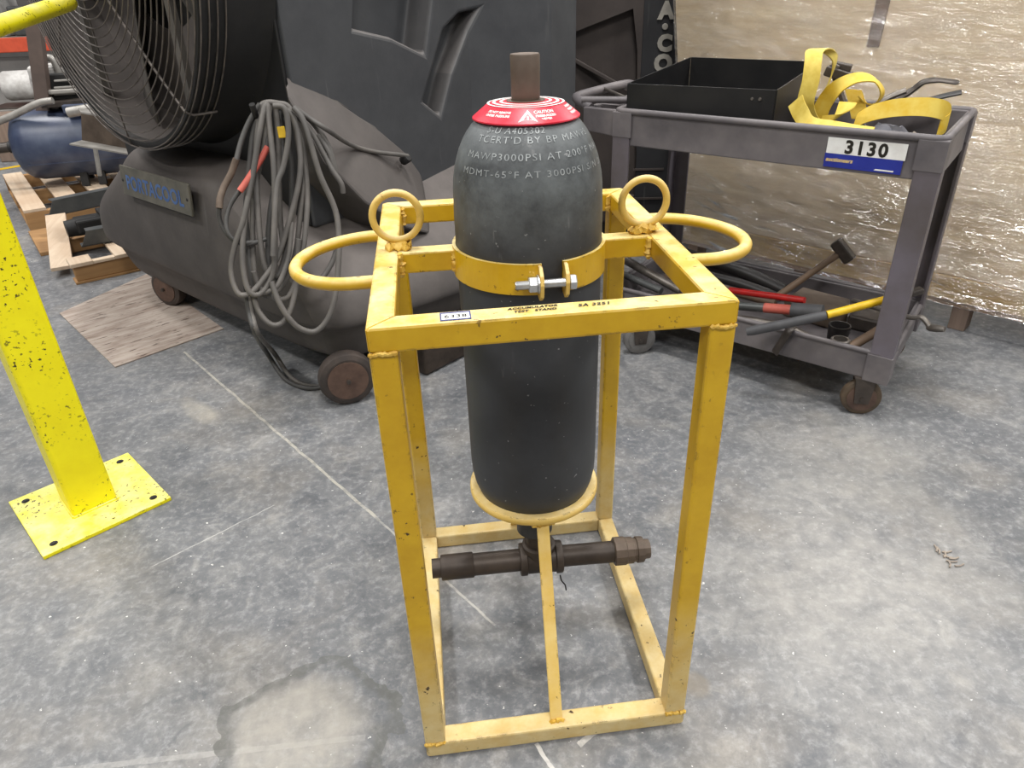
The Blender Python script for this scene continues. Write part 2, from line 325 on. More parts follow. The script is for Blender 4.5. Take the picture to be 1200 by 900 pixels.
# ------------------------------------------------------------------ mesh kit
class MB:
    def __init__(s): s.bm = bmesh.new()
    def box(s, c, size, rot=None, bev=0.0, seg=2):
        """axis box of full size; rot = (ax, ay, az) unit vectors"""
        ax = rot or (V((1, 0, 0)), V((0, 1, 0)), V((0, 0, 1)))
        b = bmesh.new(); bmesh.ops.create_cube(b, size=1)
        for v in b.verts: v.co = V((v.co.x * size[0], v.co.y * size[1], v.co.z * size[2]))
        if bev: bmesh.ops.bevel(b, geom=b.edges[:], offset=bev, segments=seg, affect='EDGES', profile=.5)
        for v in b.verts: v.co = V(c) + ax[0] * v.co.x + ax[1] * v.co.y + ax[2] * v.co.z
        return s.join(b)
    def join(s, b):
        if sum(f.calc_area() for f in b.faces) > 0: bmesh.ops.recalc_face_normals(b, faces=b.faces[:])
        mp = {}
        for v in b.verts: mp[v] = s.bm.verts.new(v.co)
        for f in b.faces:
            try:
                nf = s.bm.faces.new([mp[v] for v in f.verts]); nf.smooth = f.smooth
            except ValueError: pass
        b.free(); return s
    def raw(s, verts, faces, smooth=False):
        b = bmesh.new(); vs = [b.verts.new(v) for v in verts]
        for f in faces:
            try:
                x = b.faces.new([vs[i] for i in f]); x.smooth = smooth
            except ValueError: pass
        return s.join(b)
    def beam(s, p, q, wx, wy, up=V((0, 0, 1)), bev=0.0):
        p, q = V(p), V(q); d = (q - p); L = d.length; d.normalize()
        x = d.cross(up)
        if x.length < 1e-4: x = V((1, 0, 0))
        x.normalize(); y = x.cross(d)
        return s.box((p + q) / 2, (wx, L, wy), (x, d, y), bev)
    def tube(s, pts, r, n=8, closed=False, flat=None, cap=True):
        """round bar along a polyline; r number or list; flat squashes the section"""
        pts = [V(p) for p in pts]; m = len(pts); b = bmesh.new(); rings = []
        ref = None
        for i, p in enumerate(pts):
            a = pts[(i - 1) % m] if (closed or i) else p
            c = pts[(i + 1) % m] if (closed or i < m - 1) else p
            d = (c - a).normalized()
            if ref is None: ref = d.orthogonal().normalized() if abs(d.z) > .9 else V((0, 0, 1))
            x = ref - d * ref.dot(d)
            if x.length < 1e-5: x = d.orthogonal()
            x.normalize(); ref = x; y = d.cross(x)
            rr = r[i] if isinstance(r, (list, tuple)) else r
            rings.append([b.verts.new(p + x * math.cos(2 * PI * k / n) * rr * (flat or 1) + y * math.sin(2 * PI * k / n) * rr) for k in range(n)])
        for i in range(m if closed else m - 1):
            A, B = rings[i], rings[(i + 1) % m]
            for k in range(n):
                f = b.faces.new((A[k], A[(k + 1) % n], B[(k + 1) % n], B[k])); f.smooth = True
        if not closed and cap:
            b.faces.new(rings[0][::-1]); b.faces.new(rings[-1])
        return s.join(b)
    def lathe(s, o, axis, prof, n=32, cap=True, smooth=True):
        """profile of (along axis, radius)"""
        o = V(o); d = V(axis).normalized(); x = d.orthogonal().normalized(); y = d.cross(x); b = bmesh.new(); rings = []
        for h, r in prof:
            rings.append([b.verts.new(o + d * h + (x * math.cos(2 * PI * k / n) + y * math.sin(2 * PI * k / n)) * max(r, 1e-4)) for k in range(n)])
        for A, B in zip(rings, rings[1:]):
            for k in range(n):
                f = b.faces.new((A[k], A[(k + 1) % n], B[(k + 1) % n], B[k])); f.smooth = smooth
        if cap: b.faces.new(rings[0][::-1]); b.faces.new(rings[-1])
        return s.join(b)
    def prism(s, poly, vec, bev=0.0):
        b = bmesh.new(); vec = V(vec)
        A = [b.verts.new(V(p)) for p in poly]; B = [b.verts.new(V(p) + vec) for p in poly]; n = len(poly)
        b.faces.new(A[::-1]); b.faces.new(B)
        for i in range(n): b.faces.new((A[i], A[(i + 1) % n], B[(i + 1) % n], B[i]))
        if bev: bmesh.ops.recalc_face_normals(b, faces=b.faces[:]); bmesh.ops.bevel(b, geom=b.edges[:], offset=bev, segments=2, affect='EDGES', profile=.5)
        return s.join(b)
    def ribbon(s, pts, wid, th):
        """flat webbing: points, width vector per point, thickness"""
        pts = [V(p) for p in pts]; b = bmesh.new(); R = []
        for i, p in enumerate(pts):
            d = (pts[min(i + 1, len(pts) - 1)] - pts[max(i - 1, 0)]).normalized(); w = V(wid[i]); nn = d.cross(w).normalized() * th / 2
            R.append([b.verts.new(p + w / 2 + nn), b.verts.new(p - w / 2 + nn), b.verts.new(p - w / 2 - nn), b.verts.new(p + w / 2 - nn)])
        for A, B in zip(R, R[1:]):
            for k in range(4):
                f = b.faces.new((A[k], A[(k + 1) % 4], B[(k + 1) % 4], B[k])); f.smooth = k in (0, 2)
        b.faces.new(R[0][::-1]); b.faces.new(R[-1])
        return s.join(b)
def smooth_path(pts, n=6, closed=False):
    P = [V(p) for p in pts]; m = len(P); out = []
    for i in range(m if closed else m - 1):
        p0 = P[(i - 1) % m] if closed or i else P[0]; p1 = P[i]; p2 = P[(i + 1) % m]; p3 = P[(i + 2) % m] if closed or i < m - 2 else P[-1]
        for k in range(n):
            u = k / n
            out.append(.5 * ((2 * p1) + (p2 - p0) * u + (2 * p0 - 5 * p1 + 4 * p2 - p3) * u * u + (3 * p1 - p0 - 3 * p2 + p3) * u ** 3))
    if not closed: out.append(P[-1])
    return out
ROOT = {}
def thing(name, label, cat, loc=(0, 0, 0), rz=0.0, group=None):
    o = bpy.data.objects.new(name, None); COL.objects.link(o); o.empty_display_size = .1
    o.location = loc; o.rotation_euler = (0, 0, rz); o['label'] = label; o['category'] = cat
    if group: o['group'] = group
    ROOT[o] = (Matrix.Translation(V(loc)) @ Matrix.Rotation(rz, 4, 'Z')).inverted()
    return o
def inv_of(o):
    while o is not None:
        if o in ROOT: return ROOT[o]
        o = o.parent
    return Matrix.Identity(4)
def crisp(bm):
    bm.normal_update()
    for e in bm.edges:
        if len(e.link_faces) == 2 and e.calc_face_angle(0) > .80: e.smooth = False
def part(name, mb, mat, parent=None, label=None, **props):
    """world-space shape -> one mesh object under its thing"""
    me = bpy.data.meshes.new(name); inv = inv_of(parent) if parent else Matrix.Identity(4)
    for v in mb.bm.verts: v.co = inv @ v.co
    crisp(mb.bm)
    mb.bm.to_mesh(me); mb.bm.free(); me.materials.append(M[mat])
    o = bpy.data.objects.new(name, me); COL.objects.link(o)
    if parent: o.parent = parent
    if label: o['label'] = label
    for k, v in props.items(): o[k] = v
    return o
def single(name, mb, mat, label, cat, base, rz=0.0, group=None):
    """a thing that is one mesh, with its origin at its base"""
    mw = Matrix.Translation(V(base)) @ Matrix.Rotation(rz, 4, 'Z'); inv = mw.inverted()
    me = bpy.data.meshes.new(name)
    for v in mb.bm.verts: v.co = inv @ v.co
    crisp(mb.bm)
    mb.bm.to_mesh(me); mb.bm.free(); me.materials.append(M[mat])
    o = bpy.data.objects.new(name, me); COL.objects.link(o); o.location = base; o.rotation_euler = (0, 0, rz)
    o['label'] = label; o['category'] = cat
    if group: o['group'] = group
    return o
def struct(name, mb, mat):
    o = part(name, mb, mat); o['kind'] = 'structure'; return o
def text(s, size, bold=0.0, shear=0.0, space=1.0, depth=.0, align='CENTER'):
    """lettering as (verts2d, faces)"""
    cu = bpy.data.curves.new('t', 'FONT'); cu.body = s; cu.size = size; cu.offset = bold; cu.shear = shear
    cu.space_character = space; cu.align_x = align; cu.resolution_u = 3
    o = bpy.data.objects.new('t', cu); COL.objects.link(o)
    dg = bpy.context.evaluated_depsgraph_get(); me = o.evaluated_get(dg).to_mesh()
    vs = [v.co.copy() for v in me.vertices]; fs = [list(p.vertices) for p in me.polygons]
    o.evaluated_get(dg).to_mesh_clear(); bpy.data.objects.remove(o); bpy.data.curves.remove(cu)
    return vs, fs
def text_flat(mb, s, size, o, ex, ey, **k):
    vs, fs = text(s, size, **k); o, ex, ey = V(o), V(ex).normalized(), V(ey).normalized()
    return mb.raw([o + ex * v.x + ey * v.y for v in vs], fs)
Z = V((0, 0, 1))

# ================================================================== SETTING
fl = MB().raw([(-12, -6, 0), (12, -6, 0), (12, 14, 0), (-12, 14, 0)], [(0, 1, 2, 3)])
struct('floor', fl, 'floor')
struct('wall_back', MB().box((0, 14.1, 3), (24, .2, 6)), 'greywall')
struct('wall_left', MB().box((-12.1, 4, 3), (.2, 20, 6)), 'greywall')

# ================================================================== TEST STAND
TW, TD, TH, TT = .5023, .6164, .8991, .0381
ax, ay = .257, .308
st = thing('accumulator_test_stand', 'yellow square tube stand with lifting rings holding the black gas bottle', 'stand', (TW / 2, TD / 2, 0))
h = TT / 2
def sq(p, q, name='rail', ext=0):
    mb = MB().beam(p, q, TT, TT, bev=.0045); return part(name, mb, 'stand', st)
for x in (h, TW - h):
    for y in (h, TD - h):
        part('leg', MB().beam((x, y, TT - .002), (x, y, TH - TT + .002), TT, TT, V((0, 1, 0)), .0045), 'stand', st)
for z, nm in ((h, 'bottom_rail'), (TH - h, 'top_rail')):
    for y in (h, TD - h):
        mb = MB()
        a, b = 0, TW; i0, i1 = TT, TW - TT; s_ = -1 if y < .1 else 1
        yo, yi = y + s_ * h, y - s_ * h
        mb.prism([(a, yo, z - h), (b, yo, z - h), (i1, yi, z - h), (i0, yi, z - h)], (0, 0, TT), .0042)
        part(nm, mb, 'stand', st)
    for x in (h, TW - h):
        s_ = -1 if x < .1 else 1; xo, xi = x + s_ * h, x - s_ * h
        mb = MB().prism([(xo, 0, z - h), (xo, TD, z - h), (xi, TD - TT, z - h), (xi, TT, z - h)], (0, 0, TT), .0042)
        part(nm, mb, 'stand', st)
def weld(p, q, r=.004, n=None):
    p, q = V(p), V(q); n = n or max(6, int((q - p).length / .003)); pts = []; rs = []
    for i in range(n + 1):
        pts.append(p.lerp(q, i / n) + V((random.uniform(-1, 1), random.uniform(-1, 1), random.uniform(-1, 1))) * r * .35)
        rs.append(r * (.7 + .5 * random.random() + .25 * (i % 2)))
    part('weld_bead', MB().tube(pts, rs, 6), 'weld', st)
for x0, x1 in ((0, TT), (TW - TT, TW)):
    weld((x0, -.0005, TH - TT), (x1, -.0005, TH - TT), .0032)
    weld((x0, -.0005, TT), (x1, -.0005, TT), .0036)
# stub arms and clamp band
R_B, TB = .1235, .0055
XL0, XR0 = TT, TW - TT
zc = TH - h
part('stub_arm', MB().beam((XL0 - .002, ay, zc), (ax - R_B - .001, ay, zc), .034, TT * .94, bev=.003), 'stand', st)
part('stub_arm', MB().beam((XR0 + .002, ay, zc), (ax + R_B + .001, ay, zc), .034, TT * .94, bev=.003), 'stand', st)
weld((XL0 + .003, ay - .019, TH - .002), (XL0 + .003, ay - .019, TH - TT), .005)
weld((XR0 - .003, ay - .019, TH - .002), (XR0 - .003, ay - .019, TH - TT), .005)
weld((ax - R_B - .004, ay - .018, TH - .002), (ax - R_B - .004, ay - .018, TH - TT), .0045)
weld((XL0 + .003, TD - TT - .001, TH - .004), (XL0 + .003, TD - TT - .001, TH - TT), .005)
weld((XR0 - .003, TD - TT - .001, TH - .004), (XR0 - .003, TD - TT - .001, TH - TT), .005)
def arc_band(a0, a1, r0, r1, z0, z1, n=40):
    b = bmesh.new(); R = []
    for i in range(n + 1):
        a = a0 + (a1 - a0) * i / n; c, s_ = math.cos(a), math.sin(a)
        R.append([b.verts.new((ax + c * r, ay + s_ * r, z)) for r, z in ((r0, z0), (r1, z0), (r1, z1), (r0, z1))])
    for A, B in zip(R, R[1:]):
        for k in range(4):
            f = b.faces.new((A[k], A[(k + 1) % 4], B[(k + 1) % 4], B[k])); f.smooth = False
    b.faces.new(R[0][::-1]); b.faces.new(R[-1]); m = MB(); m.join(b); return m
bz0, bz1 = TH - .046, TH + .004
g0 = math.radians(270)
gl, gr = math.radians(271), math.radians(287)
part('clamp_band', arc_band(math.radians(95), gl, R_B, R_B + TB, bz0, bz1), 'stand', st, label='left half of the yellow clamp band')
part('clamp_band', arc_band(gr - 2 * PI, math.radians(85), R_B, R_B + TB, bz0, bz1), 'stand', st, label='right half of the yellow clamp band')
lugx = []
for a in (gl, gr):
    px, py = ax + math.cos(a) * (R_B + .003), ay + math.sin(a) * (R_B + .003)
    x = px + (-.003 if a == gl else .003); lugx.append(x)
    prof = [(x - .003, py + .004, bz1 - .002), (x - .003, py - .010, bz1 - .001), (x - .003, py - .024, bz1 - .012), (x - .003, py - .029, bz1 - .026),
            (x - .003, py - .024, bz0 + .003), (x - .003, py - .012, bz0 - .006), (x - .003, py + .004, bz0 - .004)]
    part('clamp_lug', MB().prism(prof, (.006, 0, 0), .0012), 'ring', st)
by, bz = ay - R_B - .0155, (bz0 + bz1) / 2 - .003
bolt = part('clamp_bolt', MB().lathe((lugx[0] - .040, by, bz), (1, 0, 0), [(0, .0055), (.002, .0068), (.094, .0068)], 16), 'zinc', st, label='zinc plated clamp bolt')
part('bolt_head', MB().lathe((lugx[1] + .0035, by, bz), (1, 0, 0), [(0, .011), (.001, .0125), (.009, .0125), (.0105, .011)], 6, smooth=False), 'zinc', bolt)
part('hex_nut', MB().lathe((lugx[0] - .0195, by, bz), (1, 0, 0), [(0, .0115), (.0015, .013), (.012, .013), (.0135, .0125)], 6, smooth=False), 'zinc', bolt)
part('washer', MB().lathe((lugx[0] - .0058, by, bz), (1, 0, 0), [(0, .0145), (.0025, .0145)], 20, smooth=False), 'zinc', bolt)
# lifting rings and side loops
for ex, ez in ((.0405, .953), (.4565, .951)):
    pts = [(ex + .0388 * math.cos(a), .315, ez + .0388 * math.sin(a)) for a in [2 * PI * i / 40 for i in range(40)]]
    part('lifting_ring', MB().tube(pts, .0062, 8, closed=True), 'ring', st, label='welded yellow lifting ring above the %s top rail' % ('left' if ex < .2 else 'right'))
    weld((ex - .017, .309, TH + .005), (ex + .017, .309, TH + .005), .0085)
    weld((ex - .017, .321, TH + .005), (ex + .017, .321, TH + .005), .0085)
for s_ in (-1, 1):
    x0 = 0 if s_ < 0 else TW
    yc = .333 if s_ < 0 else .325
    pts = [V((x0 + s_ * -.004, yc + .118, TH - .018))] + [V((x0 + s_ * (.02 + .117 * math.sin(a)), yc + .118 * math.cos(a), TH - .018 - .006 * math.sin(a))) for a in [PI * i / 22 for i in range(23)]] + [V((x0 + s_ * -.004, yc - .118, TH - .018))]
    part('tie_loop', MB().tube(pts, .0108, 10), 'stand', st, label='round bar loop on the %s side' % ('left' if s_ < 0 else 'right'))
# support ring and struts
zr0, zr1 = .384, .399
part('support_ring', MB().lathe((ax, ay, 0), Z, [(zr0, .1045), (zr0, .1265), (zr0 + .003, .129), (zr1 - .003, .129), (zr1, .1265), (zr1, .1110), (zr0, .1045)], 96, cap=False), 'ring', st, label='flat ring under the bottle')
part('ring_strut', MB().beam((ax, ay - .116, zr0 + .001), (ax - .004, .02, TT - .001), .0235, .007, V((0, 1, 0)), .0015), 'ring', st)
part('ring_strut', MB().beam((ax - .008, ay + .116, zr0 + .001), (ax - .012, TD - .02, TT - .001), .0235, .007, V((0, 1, 0)), .0015), 'ring', st)
weld((ax - .02, ay - .12, zr0 - .002), (ax + .02, ay - .12, zr0 - .002), .0055)
weld((ax - .018, .014, TT + .001), (ax + .011, .014, TT + .001), .004)
# asset sticker and marker lettering on the front top rail
stk = part('asset_sticker', MB().box((.118 + .0, TT / 2 - .001, TH + .0004), (.041, .027, .0008)), 'navy', st, label='small white asset sticker with navy edge')
part('sticker_panel', MB().box((.118, TT / 2 - .0025, TH + .0009), (.037, .0185, .0006)), 'white', stk)
tb = MB(); text_flat(tb, '6338', .0135, (.118, TT / 2 - .0075, TH + .0014), (1, 0, 0), (0, 1, 0), space=1.15, bold=.0003); part('sticker_number', tb, 'ink', stk)
tb = MB(); text_flat(tb, 'ACCUMULATOR', .0085, (.222, .0235, TH + .0010), (1, .02, 0), (0, 1, 0), shear=.25, space=1.1, bold=.0004)
text_flat(tb, 'TEST   STAND', .0085, (.224, .0130, TH + .0010), (1, .02, 0), (0, 1, 0), shear=.25, space=1.1, bold=.0004)
part('marker_note', tb, 'ink', st, label='black hand lettered note on the front rail'); tb = MB()
text_flat(tb, 'SA 3251', .0115, (.305, .017, TH + .0010), (1, .02, 0), (0, 1, 0), shear=.25, space=1.15, bold=.0004)
part('marker_serial', tb, 'ink', st, label='black hand lettered serial on the front rail')

# ================================================================== BOTTLE
bt = thing('accumulator_bottle', 'black steel accumulator bottle with red collar clamped in the yellow stand', 'bottle', (ax, ay, 0))
prof = [(.345, .036), (.348, .055), (.355, .073), (.366, .089), (.381, .102), (.398, .1105), (.418, .1175), (.442, .1215), (.47, .1228)]
prof += [(.55, .1228), (.75, .1228), (.95, .1228), (.975, .1218)]
for i in range(1, 11):
    a = i / 10 * math.radians(70); prof.append((.980 + .132 * math.sin(a), .1218 - .080 * (1 - math.cos(a))))
prof.append((1.117, .050))
part('shell', MB().lathe((ax, ay, 0), Z, prof, 72), 'bottle', bt)
def shell_r(z):
    for (z0, r0), (z1, r1) in zip(prof, prof[1:]):
        if z0 <= z <= z1: return r0 + (r1 - r0) * (z - z0) / (z1 - z0)
    return .05
part('outlet_boss', MB().lathe((ax, ay, 0), Z, [(.268, .030), (.271, .0375), (.300, .0375), (.303, .0395), (.352, .0395)], 32), 'bottle', bt)
CZ0, CZ1, CR0, CR1 = 1.1, 1.119, .083, .0605
col_ = part('warning_collar', MB().lathe((ax, ay, 0), Z, [(CZ0 - .003, .078), (CZ0 - .001, CR0 + .0008), (CZ0 + .001, CR0 + .0006), (CZ1, CR1), (CZ1 + .001, CR1 - .002), (CZ1 + .0035, .03)], 64), 'red', bt, label='red conical warning collar')
for r0, r1, z in ((.0565, .060, .0015), (.047, .052, .0025), (.036, .0405, .0032)):
    part('white_band', MB().lathe((ax, ay, 0), Z, [(CZ1 + z, r0), (CZ1 + z - .0002, r1)], 48, cap=False), 'white', col_)
def on_cone(th, f, lift=.0006):
    """angle from straight front, f = 0..1 up the collar"""
    r = CR0 + (CR1 - CR0) * f + lift; z = CZ0 + (CZ1 - CZ0) * f + lift
    return V((ax + r * math.sin(th), ay - r * math.cos(th), z))
SL = math.hypot(CZ1 - CZ0, CR0 - CR1)
def cone_text(mb, s, size, th0, d0, **k):
    vs, fs = text(s, size, **k); mb.raw([on_cone(th0 + v.x / .073, (d0 + v.y) / SL) for v in vs], fs)
mb = MB()
def tri(th, d, a):
    return [on_cone(th - a / .073 / 2 * 1.1, d / SL, .0007), on_cone(th + a / .073 / 2 * 1.1, d / SL, .0007), on_cone(th, (d + a * .92) / SL, .0007)]
o_, i_ = tri(-.1, .0035, .0245), tri(-.1, .0082, .0115)
mb.raw(o_ + i_, [(0, 1, 4, 3), (1, 2, 5, 4), (2, 0, 3, 5)])
vs, fs = text('!', .010, bold=.0006); mb.raw([on_cone(-.1 + v.x / .073, (.0082 + v.y) / SL) for v in vs], fs)
part('warning_triangle', mb, 'white', col_)
def flush(nm):
    global mb
    part(nm, mb, 'white', col_); mb = MB()
mb = MB()
cone_text(mb, 'CAUTION', .0076, .27, .019, bold=.00025)
cone_text(mb, 'PRESSURIZED', .0056, .29, .0125, bold=.0002)
cone_text(mb, 'VESSEL', .0056, .29, .0065, bold=.0002)
flush('caution_lettering')
cone_text(mb, 'DO NOT REMOVE', .0056, -.78, .019, bold=.0002)
cone_text(mb, 'UNDER PRESSURE', .0056, -.78, .0125, bold=.0002)
flush('notice_lettering')
for d_ in (.022, .0155, .009):
    cone_text(mb, 'WARNING', .0060, 1.18, d_ , bold=.0003)
flush('warning_lettering')
part('gas_stem', MB().lathe((ax, ay, 0), Z, [(1.115, .031), (1.1235, .030), (1.124, .0215), (1.125, .0220), (1.186, .0225), (1.188, .0215)], 32), 'brownsteel', bt, label='brown steel stem on top')
mb = MB()
def bottle_text(s, size, z0, th0, **k):
    vs, fs = text(s, size, **k); out = []
    for v in vs:
        z = z0 + v.y * .75; r = shell_r(z) + .0006; out.append((ax + r * math.sin(th0 + v.x / shell_r(z0)), ay - r * math.cos(th0 + v.x / shell_r(z0)), z + .0003))
    mb.raw(out, fs)
bottle_text('S-U A405302', .0150, 1.0880, -.34, space=1.15, shear=.1)
bottle_text("TCERT'D BY BP MAWPS", .0165, 1.0760, .06, space=1.2)
bottle_text('MAWP3000PSI AT 200°F MA', .0175, 1.0540, .06, space=1.2)
bottle_text('MDMT-65°F AT 3000PSI S/N D', .0175, 1.0310, .04, space=1.2)
part('stamped_lettering', mb, 'stamp', bt, label='stamped rating lines on the shoulder')
pz = .187
tee = part('pipe_tee', MB().lathe((ax + .012, ay - .004, pz), (1, -.02, -.012), [(-.046, .034), (-.044, .0355), (-.032, .0355), (-.03, .032), (.03, .032), (.032, .0355), (.044, .0355), (.046, .034)], 24)
           .lathe((ax + .008, ay - .003, pz), Z, [(0, .031), (.028, .032), (.030, .0355), (.042, .0355), (.044, .030)], 24), 'pipe', bt, label='dark oily pipe tee')
part('riser_nipple', MB().lathe((ax + .006, ay - .002, pz), Z, [(.03, .025), (.086, .025)], 20), 'pipe', bt)
part('pipe_arm', MB().lathe((ax + .012, ay - .004, pz), (-1, .0, .012), [(.04, .024), (.15, .024)], 24).lathe((ax + .012, ay - .004, pz), (-1, .0, .012), [(.147, .026), (.149, .0275), (.215, .0275), (.217, .026), (.217, .021), (.236, .021)], 24), 'pipe', bt, label='left pipe arm with coupling')
part('pipe_arm', MB().lathe((ax + .012, ay - .004, pz), (1, -.02, -.012), [(.04, .0235), (.165, .0235)], 24), 'pipe', bt, label='right pipe arm')
part('quick_coupling', MB().lathe((ax + .012, ay - .004, pz), (1, -.02, -.012), [(.160, .027), (.162, .031), (.186, .031), (.188, .029), (.203, .029), (.204, .026), (.210, .026), (.211, .029), (.226, .028), (.227, .022), (.240, .021), (.241, .012)], 12, smooth=False), 'brownsteel', bt, label='ridged quick coupling')
part('tape_strand', MB().tube(smooth_path([(ax + .05, ay - .03, pz - .032), (ax + .053, ay - .032, pz - .047), (ax + .060, ay - .034, pz - .058), (ax + .063, ay - .033, pz - .075)]), .0017, 5), 'black', bt)

# ================================================================== GUARD POST
gp = thing('guard_post', 'bright yellow square guard post with bolted base plate on concrete', 'post', (-.96, .93, 0), math.radians(38))
c38, s38 = math.cos(math.radians(38.3)), math.sin(math.radians(38.3))
gx, gy = V((c38, s38, 0)), V((-s38, c38, 0))
gc = V((-.96, .928, 0))
bp = part('base_plate', MB().box(gc + Z * .006, (.337, .335, .012), (gx, gy, Z), .002), 'post', gp)
part('post_tube', MB().box(gc + Z * .61, (.118, .118, 1.2), (gx, gy, Z), .010, 3), 'post', gp)
part('post_cap', MB().box(gc + Z * 1.213, (.122, .122, .008), (gx, gy, Z), .003), 'post', gp)
mb = MB()
pts = []
for sx_, sy_ in ((-1, -1), (1, -1), (1, 1), (-1, 1), (-1, -1)): pts.append(gc + gx * sx_ * .0595 + gy * sy_ * .0595 + Z * .0135)
part('weld_bead', MB().tube(pts, .0045, 6), 'post', gp)
for sx_ in (-1, 1):
    for sy_ in (-1, 1):
        q = gc + gx * sx_ * .132 + gy * sy_ * .132
        part('bolt_hole', MB().lathe(q + Z * .0121, Z, [(0, .0105), (.0008, .0105)], 20).lathe(q + Z * .0122, Z, [(0, .006), (.003, .006), (.0034, .004)], 12), 'black', gp, label='dark anchor bolt in its hole')
part('rail_pipe', MB().tube([V((-.96, .95, 1.184)), V((-.966, 1.2, 1.208)), V((-.977, 1.35, 1.222)), V((-.992, 1.88, 1.2685))], .0245, 16), 'post', gp, label='round yellow rail running back from the post')

# ================================================================== EVAPORATIVE COOLER
AN = math.radians(222); FN = V((math.cos(AN), math.sin(AN), 0)); FT = V((-FN.y, FN.x, 0)); FP = V((-.8, 2.12, 0))
def G(u, w, z): return FP + FT * u + FN * w + Z * z
ev = thing('evaporative_cooler', 'big black portable evaporative fan cooler behind the yellow stand', 'cooler', FP, math.atan2(FT.y, FT.x))
# tank: stacked moulded sections
def sect(z, hf, hb, wf, wb, ch, hm=None):
    r = [(0, wf), (hf * .55, wf), (hf - ch * .5, wf - .01), (hf, wf - ch), (hf + (hb - hf) * .35, wf - ch - .28), (hb, -.75), (hb, wb + .1), (hb - .1, wb), (hb * .5, wb), (0, wb)]
    pts = [(u, w, z) for u, w in r] + [(-u, w, z) for u, w in r[::-1][1:-1]]
    return pts
secs = [sect(.118, .86, .96, .05, -1.25, .12), sect(.125, .88, .98, .07, -1.28, .12), sect(.135, .89, .99, .08, -1.28, .12), sect(.19, .91, 1.0, .095, -1.30, .13), sect(.262, .93, 1.03, .115, -1.32, .13), sect(.275, .955, 1.05, .145, -1.34, .14),
        sect(.30, .96, 1.05, .155, -1.34, .14), sect(.44, .90, .99, .17, -1.33, .15), sect(.54, .72, .84, .165, -1.3, .14), sect(.65, .50, .72, .15, -1.25, .12), sect(.72, .42, .66, .125, -1.2, .1), sect(.75, .38, .60, .08, -1.15, .1), sect(.757, .30, .55, .0, -1.1, .1)]
b = bmesh.new(); R = [[b.verts.new(G(*p)) for p in s_] for s_ in secs]; n = len(R[0])
for A, B in zip(R, R[1:]):
    for k in range(n): b.faces.new((A[k], A[(k + 1) % n], B[(k + 1) % n], B[k]))
b.faces.new(R[0][::-1]); b.faces.new(R[-1])
mb = MB(); mb.join(b)
for f in mb.bm.faces: f.smooth = True
tk = part('water_tank', mb, 'tank', ev, label='dusty boat shaped water tank')
sd = tk.modifiers.new('round', 'SUBSURF'); sd.levels = 2; sd.render_levels = 2
part('chassis', MB().box(G(0, -.70, .095), (2.0, 0.98, .18), (FT, FN, Z), .01), 'pipe', ev)
# housing with recessed grips
HU = .70
hb_ = MB()
hp = [(-HU, -.035), (HU, -.035), (HU, -.84), (HU + .12, -1.20), (HU + .10, -1.40), (-HU - .10, -1.40), (-HU - .12, -1.20), (-HU, -.84)]
hb_.prism([G(u, w, .56) for u, w in hp], (0, 0, 1.72))
ho = part('housing', hb_, 'housing', ev, label='black housing with moulded grips')
def cutter(poly, u0, u1):
    m = MB().prism([G(u0, w, z) for w, z in poly], FT * (u1 - u0)); return part('cut', m, 'housing', ev)
cuts = [cutter([(-.300, 1.165), (-.46, 1.128), (-.612, 1.062), (-.665, 1.235), (-.76, 1.60), (-.40, 1.60)], .575, .8),
        cutter([(-.885, 1.195), (-.80, 1.185), (-.715, 1.135), (-.585, .905), (-.665, .845), (-.735, .985)], .615, .85)]
for i, c_ in enumerate(cuts):
    md = ho.modifiers.new('b', 'BOOLEAN'); md.object = c_; md.operation = 'DIFFERENCE'; md.solver = 'EXACT'
bv = ho.modifiers.new('soft', 'BEVEL'); bv.width = .014; bv.segments = 3; bv.limit_method = 'ANGLE'; bv.angle_limit = math.radians(25)
bpy.context.view_layer.update()
dg = bpy.context.evaluated_depsgraph_get(); me = bpy.data.meshes.new_from_object(ho.evaluated_get(dg))
ho.modifiers.clear(); ho.data = me
for c_ in cuts: bpy.data.objects.remove(c_)
# swept ledge on the side
b = bmesh.new()
for p in [(.69, -.02, 1.055), (.70, -.20, .955), (.70, -.346, .85), (.70, -.47, .745), (.70, -.535, .655), (.70, -.56, .56), (.725, .0, .99), (.83, -.03, .80), (.875, -.13, .655), (.90, -.27, .54), (.88, -.40, .48), (.69, -.02, .74), (.69, -.2, .52), (.69, -.40, .44)]:
    b.verts.new(G(*p))
bmesh.ops.convex_hull(b, input=b.verts[:])
mb = MB(); mb.join(b); bmesh.ops.bevel(mb.bm, geom=mb.bm.edges[:], offset=.008, segments=2, affect='EDGES', profile=.5)
part('side_ledge', mb, 'tank', ev, label='grey dusty sloping side ledge')
part('cable_grommet', MB().lathe(G(.772, -.405, .735), FT + Z * .5, [(-.01, .017), (.02, .017), (.026, .012)], 16), 'black', ev)
